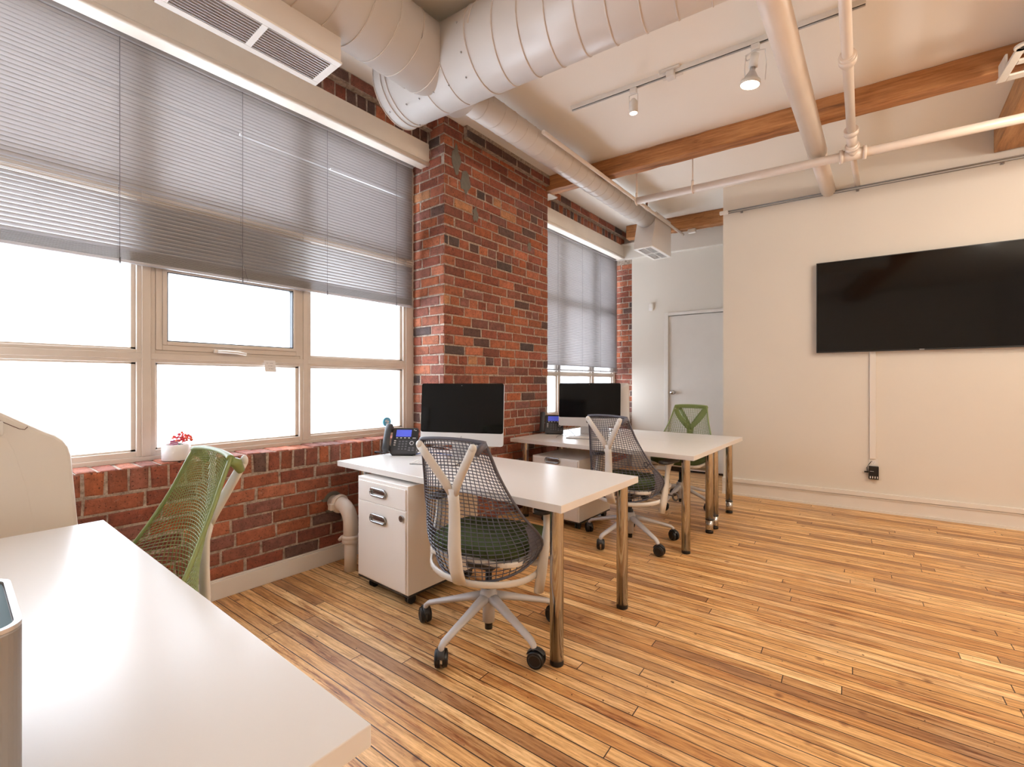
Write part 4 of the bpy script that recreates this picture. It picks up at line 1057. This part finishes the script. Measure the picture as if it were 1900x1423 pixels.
cable('charging_cable', 'thin grey cables tangled on the middle desk left of the keyboard', [(-2.44, 3.90, zt), (-2.43, 3.84, zt + 0.01), (-2.40, 3.78, zt), (-2.42, 3.72, zt + 0.015), (-2.46, 3.78, zt), (-2.46, 3.74, zt), (-2.40, 3.62, zt)], M['cable_grey'], 0.0018)
cable('charging_cable', 'dark cable leaning behind the keyboard on the middle desk', [(-2.50, 3.99, zt + 0.04), (-2.42, 3.93, zt + 0.02), (-2.345, 3.86, zt)], M['black'], 0.0025)


# ================================================================ tv, raceway, outlet
t = thing('television', 'large wide black flat television mounted on the far wall', 'television', (*along(T0, 0.875, -0.055), 1.545), TH)
bm = B(); bx(bm, 0.0, 1.605, 0.006, 0.040, 0.0, 0.903); obj('tv_body', bm, M['black'], t, bevel=0.004)
bm = B(); bx(bm, 0.008, 1.597, 0.0045, 0.0065, 0.014, 0.896); obj('tv_screen', bm, M['tv'], t)

bm = B()
for b_ in ((0, 1.605, 0.0, 0.013), (0, 1.605, 0.897, 0.903), (0, 0.007, 0, 0.903), (1.598, 1.605, 0, 0.903)): bx(bm, b_[0], b_[1], 0.001, 0.007, b_[2], b_[3])
obj('tv_bezel', bm, M['black'], t)
bm = B(); bx(bm, 0.785, 0.82, -0.0002, 0.001, 0.004, 0.009); obj('tv_badge', bm, M['alu'], t)
bm = B(); bx(bm, 0.5, 1.1, 0.040, 0.055, 0.2, 0.7); obj('wall_mount', bm, M['charcoal'], t)
bm = B(); bx(bm, -0.024, 0.024, -0.018, 0.0, 0.51, 1.60); o = obj('cable_channel', bm, M['trim'], bevel=0.003); o.location = (*along(T0, 1.327), 0); o.rotation_euler = (0, 0, TH)
tag(o, 'vertical white plastic cable channel dropping from the television to the outlet', 'cable channel')
t = thing('wall_outlet', 'white power outlet with black adapter plugged in under the vertical cable channel', 'outlet', (*along(T0, 1.333), 0.455), TH)
bm = B(); bx(bm, -0.035, 0.035, -0.006, 0.0, -0.06, 0.055); obj('outlet_plate', bm, M['trim'], t, bevel=0.002)
bm = B(); cyl(bm, (0, -0.008, 0.022), (0, -0.006, 0.022), 0.017, n=20); obj('socket_face', bm, M['paper'], t)
bm = B()
for sx in (-.006, .006): bx(bm, sx - .001, sx + .001, -0.0085, -0.008, 0.023, 0.030)
cyl(bm, (0, -0.0086, 0.014), (0, -0.008, 0.014), 0.0022, n=8); obj('socket_slots', bm, M['black'], t)
t = thing('power_adapter', 'black power adapter with row of ports hanging from the wall outlet', 'adapter', (*along(T0, 1.333, -0.008), 0.385), TH)
bm = B(); bx(bm, -0.038, 0.038, -0.028, 0, -0.068, 0.058); obj('adapter_body', bm, M['black'], t, bevel=0.004)
bm = B()
bx(bm, -0.03, 0.0, -0.0290, -0.028, 0.008, 0.010)
obj('adapter_mark', bm, M['paper'], t)
for k in range(4):
    bm = B(); bx(bm, -0.030 + k * 0.018, -0.023 + k * 0.018, -0.0290, -0.0280, -0.058, -0.038); obj('adapter_port', bm, M['paper'], t)
bm = B(); bx(bm, -0.072, -0.040, -0.020, -0.008, -0.008, 0.006); tube(bm, [(-0.048, -0.014, 0.004), (-0.052, -0.014, 0.04), (-0.035, -0.016, 0.075), (-0.015, -0.012, 0.105)], 0.003, 6); obj('usb_plug', bm, M['black'], t)
# motion sensor on the alcove wall
t = thing('motion_sensor', 'small white motion sensor on the wall left of the door', 'sensor', (*along(D0, 0.19), 2.33), TH)
bm = B(); prism(bm, rrect(0.033, 0.055, 0.018, 5), 'y', -0.04, 0.0); obj('sensor_body', bm, M['trim'], t, bevel=0.008)
bm = B(); prism(bm, rrect(0.022, 0.014, 0.006, 4, cy=-0.03), 'y', -0.043, -0.04); obj('sensor_lens', bm, M['paper'], t)

# ================================================================ drain pipe by the low wall
t = thing('drain_pipe', 'thick white pipe bending out of the low brick wall down to the floor', 'pipe', (-2.755, 1.69, 0))
zc = 0.40; K = 10; rr = 0.11
def arcp(): return [(-0.0 - rr + rr * math.cos(a), 0, zc - rr + rr * math.sin(a) + 0.02) for a in [math.pi / 2 - math.pi / 2 * i / K for i in range(K + 1)]]
bm = B(); lathe(bm, [(0.040, 0.0), (0.040, 0.215)], 28); obj('pipe_stack', bm, M['pipe'], t)
bm = B(); ap = arcp(); tube(bm, [(-0.215, 0, ap[0][2])] + ap + [(0, 0, 0.19)], 0.047, 24); obj('pipe_elbow', bm, M['pipe'], t)
bm = B(); lathe(bm, [(0.050, 0.185), (0.056, 0.190), (0.056, 0.205), (0.051, 0.210), (0.056, 0.216), (0.056, 0.232), (0.050, 0.237)], 28)
cyl(bm, (-0.06, -0.045, 0.20), (-0.035, -0.04, 0.225), 0.012, n=8)
obj('pipe_coupling', bm, M['pipe'], t)
bm = B(); za = ap[0][2]
cyl(bm, (-0.150, 0, za), (-0.115, 0, za), 0.058, n=28); cyl(bm, (-0.140, 0, za), (-0.125, 0, za), 0.063, n=28); bx(bm, -0.15, -0.11, -0.078, -0.055, za - 0.03, za + 0.012); obj('pipe_coupling', bm, M['pipe'], t, bevel=0.002)
bm = B(); cyl(bm, (-0.232, 0, za), (-0.222, 0, za), 0.085, 0.072, n=20); obj('wall_cement_ring', bm, M['putty'], t)

# ================================================================ things on the sill and the window
t = thing('flower_pot', 'white round pot with coral flowers on the brick window sill', 'flower pot', (-3.055, 0.800, SILL + 0.004))
bm = B(); lathe(bm, [(0.060, 0.0), (0.066, 0.004), (0.067, 0.085), (0.065, 0.088), (0.061, 0.087), (0.060, 0.02), (0.001, 0.018)], 36); obj('pot', bm, M['ceramic'], t)
bm = B(); lathe(bm, [(0.0605, 0.062), (0.001, 0.064)], 24); obj('pot_filling', bm, M['leaf'], t)
bm = B(); bm2 = B()
for k in range(64):
    a = random.uniform(0, 6.28); r_ = random.uniform(0, 0.048); z = 0.108 + random.uniform(-0.010, 0.046) * (1 - r_ / 0.075)
    tgt = bm if random.random() < 0.6 else bm2
    mt = Matrix.Translation((0.018 + r_ * math.cos(a) * 0.9, 0.022 + r_ * math.sin(a), z)) @ Matrix.Rotation(random.uniform(0, 3), 4, 'X') @ Matrix.Rotation(random.uniform(0, 3), 4, 'Y') @ Matrix.Diagonal((1, 1, 0.4, 1))
    bmesh.ops.create_icosphere(tgt, subdivisions=1, radius=random.uniform(0.005, 0.010), matrix=mt)
obj('flower_head', bm, M['coral'], t); obj('flower_head', bm2, M['pink'], t)
bm = B()
for k in range(6):
    a = k; mt = Matrix.Translation((0.01 + 0.02 * math.cos(a), 0.01 + 0.02 * math.sin(a), 0.083)) @ Matrix.Rotation(a, 4, 'Z') @ Matrix.Rotation(0.5, 4, 'Y') @ Matrix.Diagonal((2.2, 1, .2, 1))
    bmesh.ops.create_icosphere(bm, subdivisions=1, radius=0.008, matrix=mt)
obj('flower_leaf', bm, M['leaf'], t)
bm = B(); bx(bm, -0.001, 0.001, -0.022, 0.022, 0.0, 0.036, mat=Matrix.Translation((0.030, -0.018, 0.078)) @ Matrix.Rotation(R(12), 4, 'Y') @ Matrix.Rotation(R(20), 4, 'Z')); c1_ = obj('card', bm, M['magenta'], t)
bm = B()
for z in (0.004, 0.014, 0.024): bx(bm, 0.001, 0.0016, -0.022, 0.022, z, z + 0.004, mat=Matrix.Translation((0.030, -0.018, 0.078)) @ Matrix.Rotation(R(12), 4, 'Y') @ Matrix.Rotation(R(20), 4, 'Z'))
obj('card_print', bm, M['paper'], c1_)
# hand written note
t = thing('sticky_note', 'small white handwritten note taped to the crossbar under the opening sash', 'note', (XF + 0.012, 1.352, 1.356))
bm = B(); g = [[bm.verts.new((0.006 * (1 - j / 4) ** 2 + 0.001 * i * 0, -0.036 + 0.072 * i / 4 + 0.006 * (1 - j / 4), -0.038 + 0.076 * j / 4)) for i in range(5)] for j in range(5)]
for j in range(4):
    for i in range(4): bm.faces.new((g[j][i], g[j][i + 1], g[j + 1][i + 1], g[j + 1][i]))
o = obj('note_sheet', bm, M['paper'], t, norm=False); md = o.modifiers.new('thick', 'SOLIDIFY'); md.thickness = 0.0006
bm = B()
for (z, a, b_) in ((0.020, -0.026, 0.018), (0.002, -0.014, 0.014), (-0.018, -0.010, 0.018)):
    pts = [(0.0035 + 0.004 * (0.5 - z / 0.076) ** 2, lerp(a, b_, k / 12) + 0.003, z + 0.003 * math.sin(k * 2.3)) for k in range(13)]
    tube(bm, pts[:5], 0.0007, 4); tube(bm, pts[6:], 0.0007, 4)
obj('handwriting', bm, M['ink'], t)
# round sticker on the glass
t = thing('window_sticker', 'round light blue sticker on the window glass above the near phone', 'sticker', (XF - 0.030, 2.312, 0.918))
bm = B(); cyl(bm, (-0.012, 0, 0), (0.0012, 0, 0), 0.038, n=32); obj('sticker_disc', bm, M['blue'], t)
bm = B()
for b_ in ((-0.018, -0.006, 0.002, 0.012), (-0.002, 0.018, -0.004, 0.008), (-0.012, 0.014, -0.016, -0.008), (-0.016, 0.010, 0.014, 0.018)): bx(bm, 0.0012, 0.0018, *b_)
obj('sticker_print', bm, M['paper'], t)

# ================================================================ printer beyond the near desk and box on it
t = thing('office_printer', 'white floor standing office machine with sloping top left of the foreground desk', 'printer', (-2.73, 0.0, 0))
def profile():
    pr = [(-0.42, 0.03), (0.335, 0.03), (0.330, 0.68), (0.312, 0.93)]
    # rounded upper corner then sloping top
    c = (0.235, 0.985); 
    pr += [(0.312 - 0.002, 0.96), (0.302, 0.995), (0.288, 1.020), (0.265, 1.043), (0.238, 1.058)]
    pr += [(0.12, 1.143), (0.02, 1.208), (-0.05, 1.235), (-0.42, 1.235)]
    return pr
bm = B(); prism(bm, profile(), 'x', -0.21, 0.225)
body = obj('printer_body', bm, M['offwhite'], t, bevel=0.012)
bm = B(); prism(bm, [(-0.3, 0.04), (0.15, 0.04), (0.205, 0.72), (0.185, 0.86), (0.155, 0.995), (0.135, 1.045), (-0.3, 1.045)], 'x', 0.225, 0.2275); obj('side_panel', bm, M['offwhite'], body, bevel=0.001)
bm = B(); tube(bm, [(0.2262, -0.2, 1.165 + 0.02), (0.2262, 0.02, 1.165), (0.2262, 0.10, 1.122), (0.2262, 0.168, 1.076), (0.2262, 0.182, 1.072), (0.2262, 0.190, 1.082)], 0.0012, 5); obj('lid_seam', bm, M['redcap'], body)
bm = B(); bx(bm, 0.226, 0.250, 0.06, 0.128, 1.055, 1.108); obj('lid_hinge', bm, M['offwhite'], body, bevel=0.006)
bm = B(); bx(bm, -0.19, 0.20, -0.40, 0.32, 0.0, 0.03); obj('printer_plinth', bm, M['charcoal'], t)

t = thing('speaker_tower', 'tall grey metal box with blue grey top standing on the foreground desk', 'speaker', (-0.942, -0.052, 0.7256))
bm = B(); prism(bm, rrect(0.115, 0.112, 0.030, 8), 'z', 0.0, 0.218); obj('metal_body', bm, M['grey_metal'], t, bevel=0.003)
bm = B()
o_, i_ = rrect(0.115, 0.112, 0.030, 8), rrect(0.108, 0.105, 0.024, 8); n = len(o_)
V = [[bm.verts.new((p[0], p[1], z)) for p in q] for q, z in ((o_, 0.218), (o_, 0.2235), (i_, 0.2235), (i_, 0.218))]
for A_, B_ in zip(V, V[1:] + V[:1]):
    for j in range(n): bm.faces.new((A_[j], A_[(j + 1) % n], B_[(j + 1) % n], B_[j]))
obj('top_rim', bm, M['alu'], t)
bm = B(); prism(bm, rrect(0.1065, 0.1035, 0.023, 8), 'z', 0.2175, 0.2205); obj('glass_top', bm, M['teal'], t)

# repeats share a group
_n = {}
for o in bpy.data.objects:
    if o.parent is None and 'label' in o and o.type != 'LIGHT': _n.setdefault(o.name.split('.')[0], []).append(o)
for k, v in _n.items():
    if len(v) > 1:
        for o in v: o['group'] = k.replace('_', ' ') + 's'
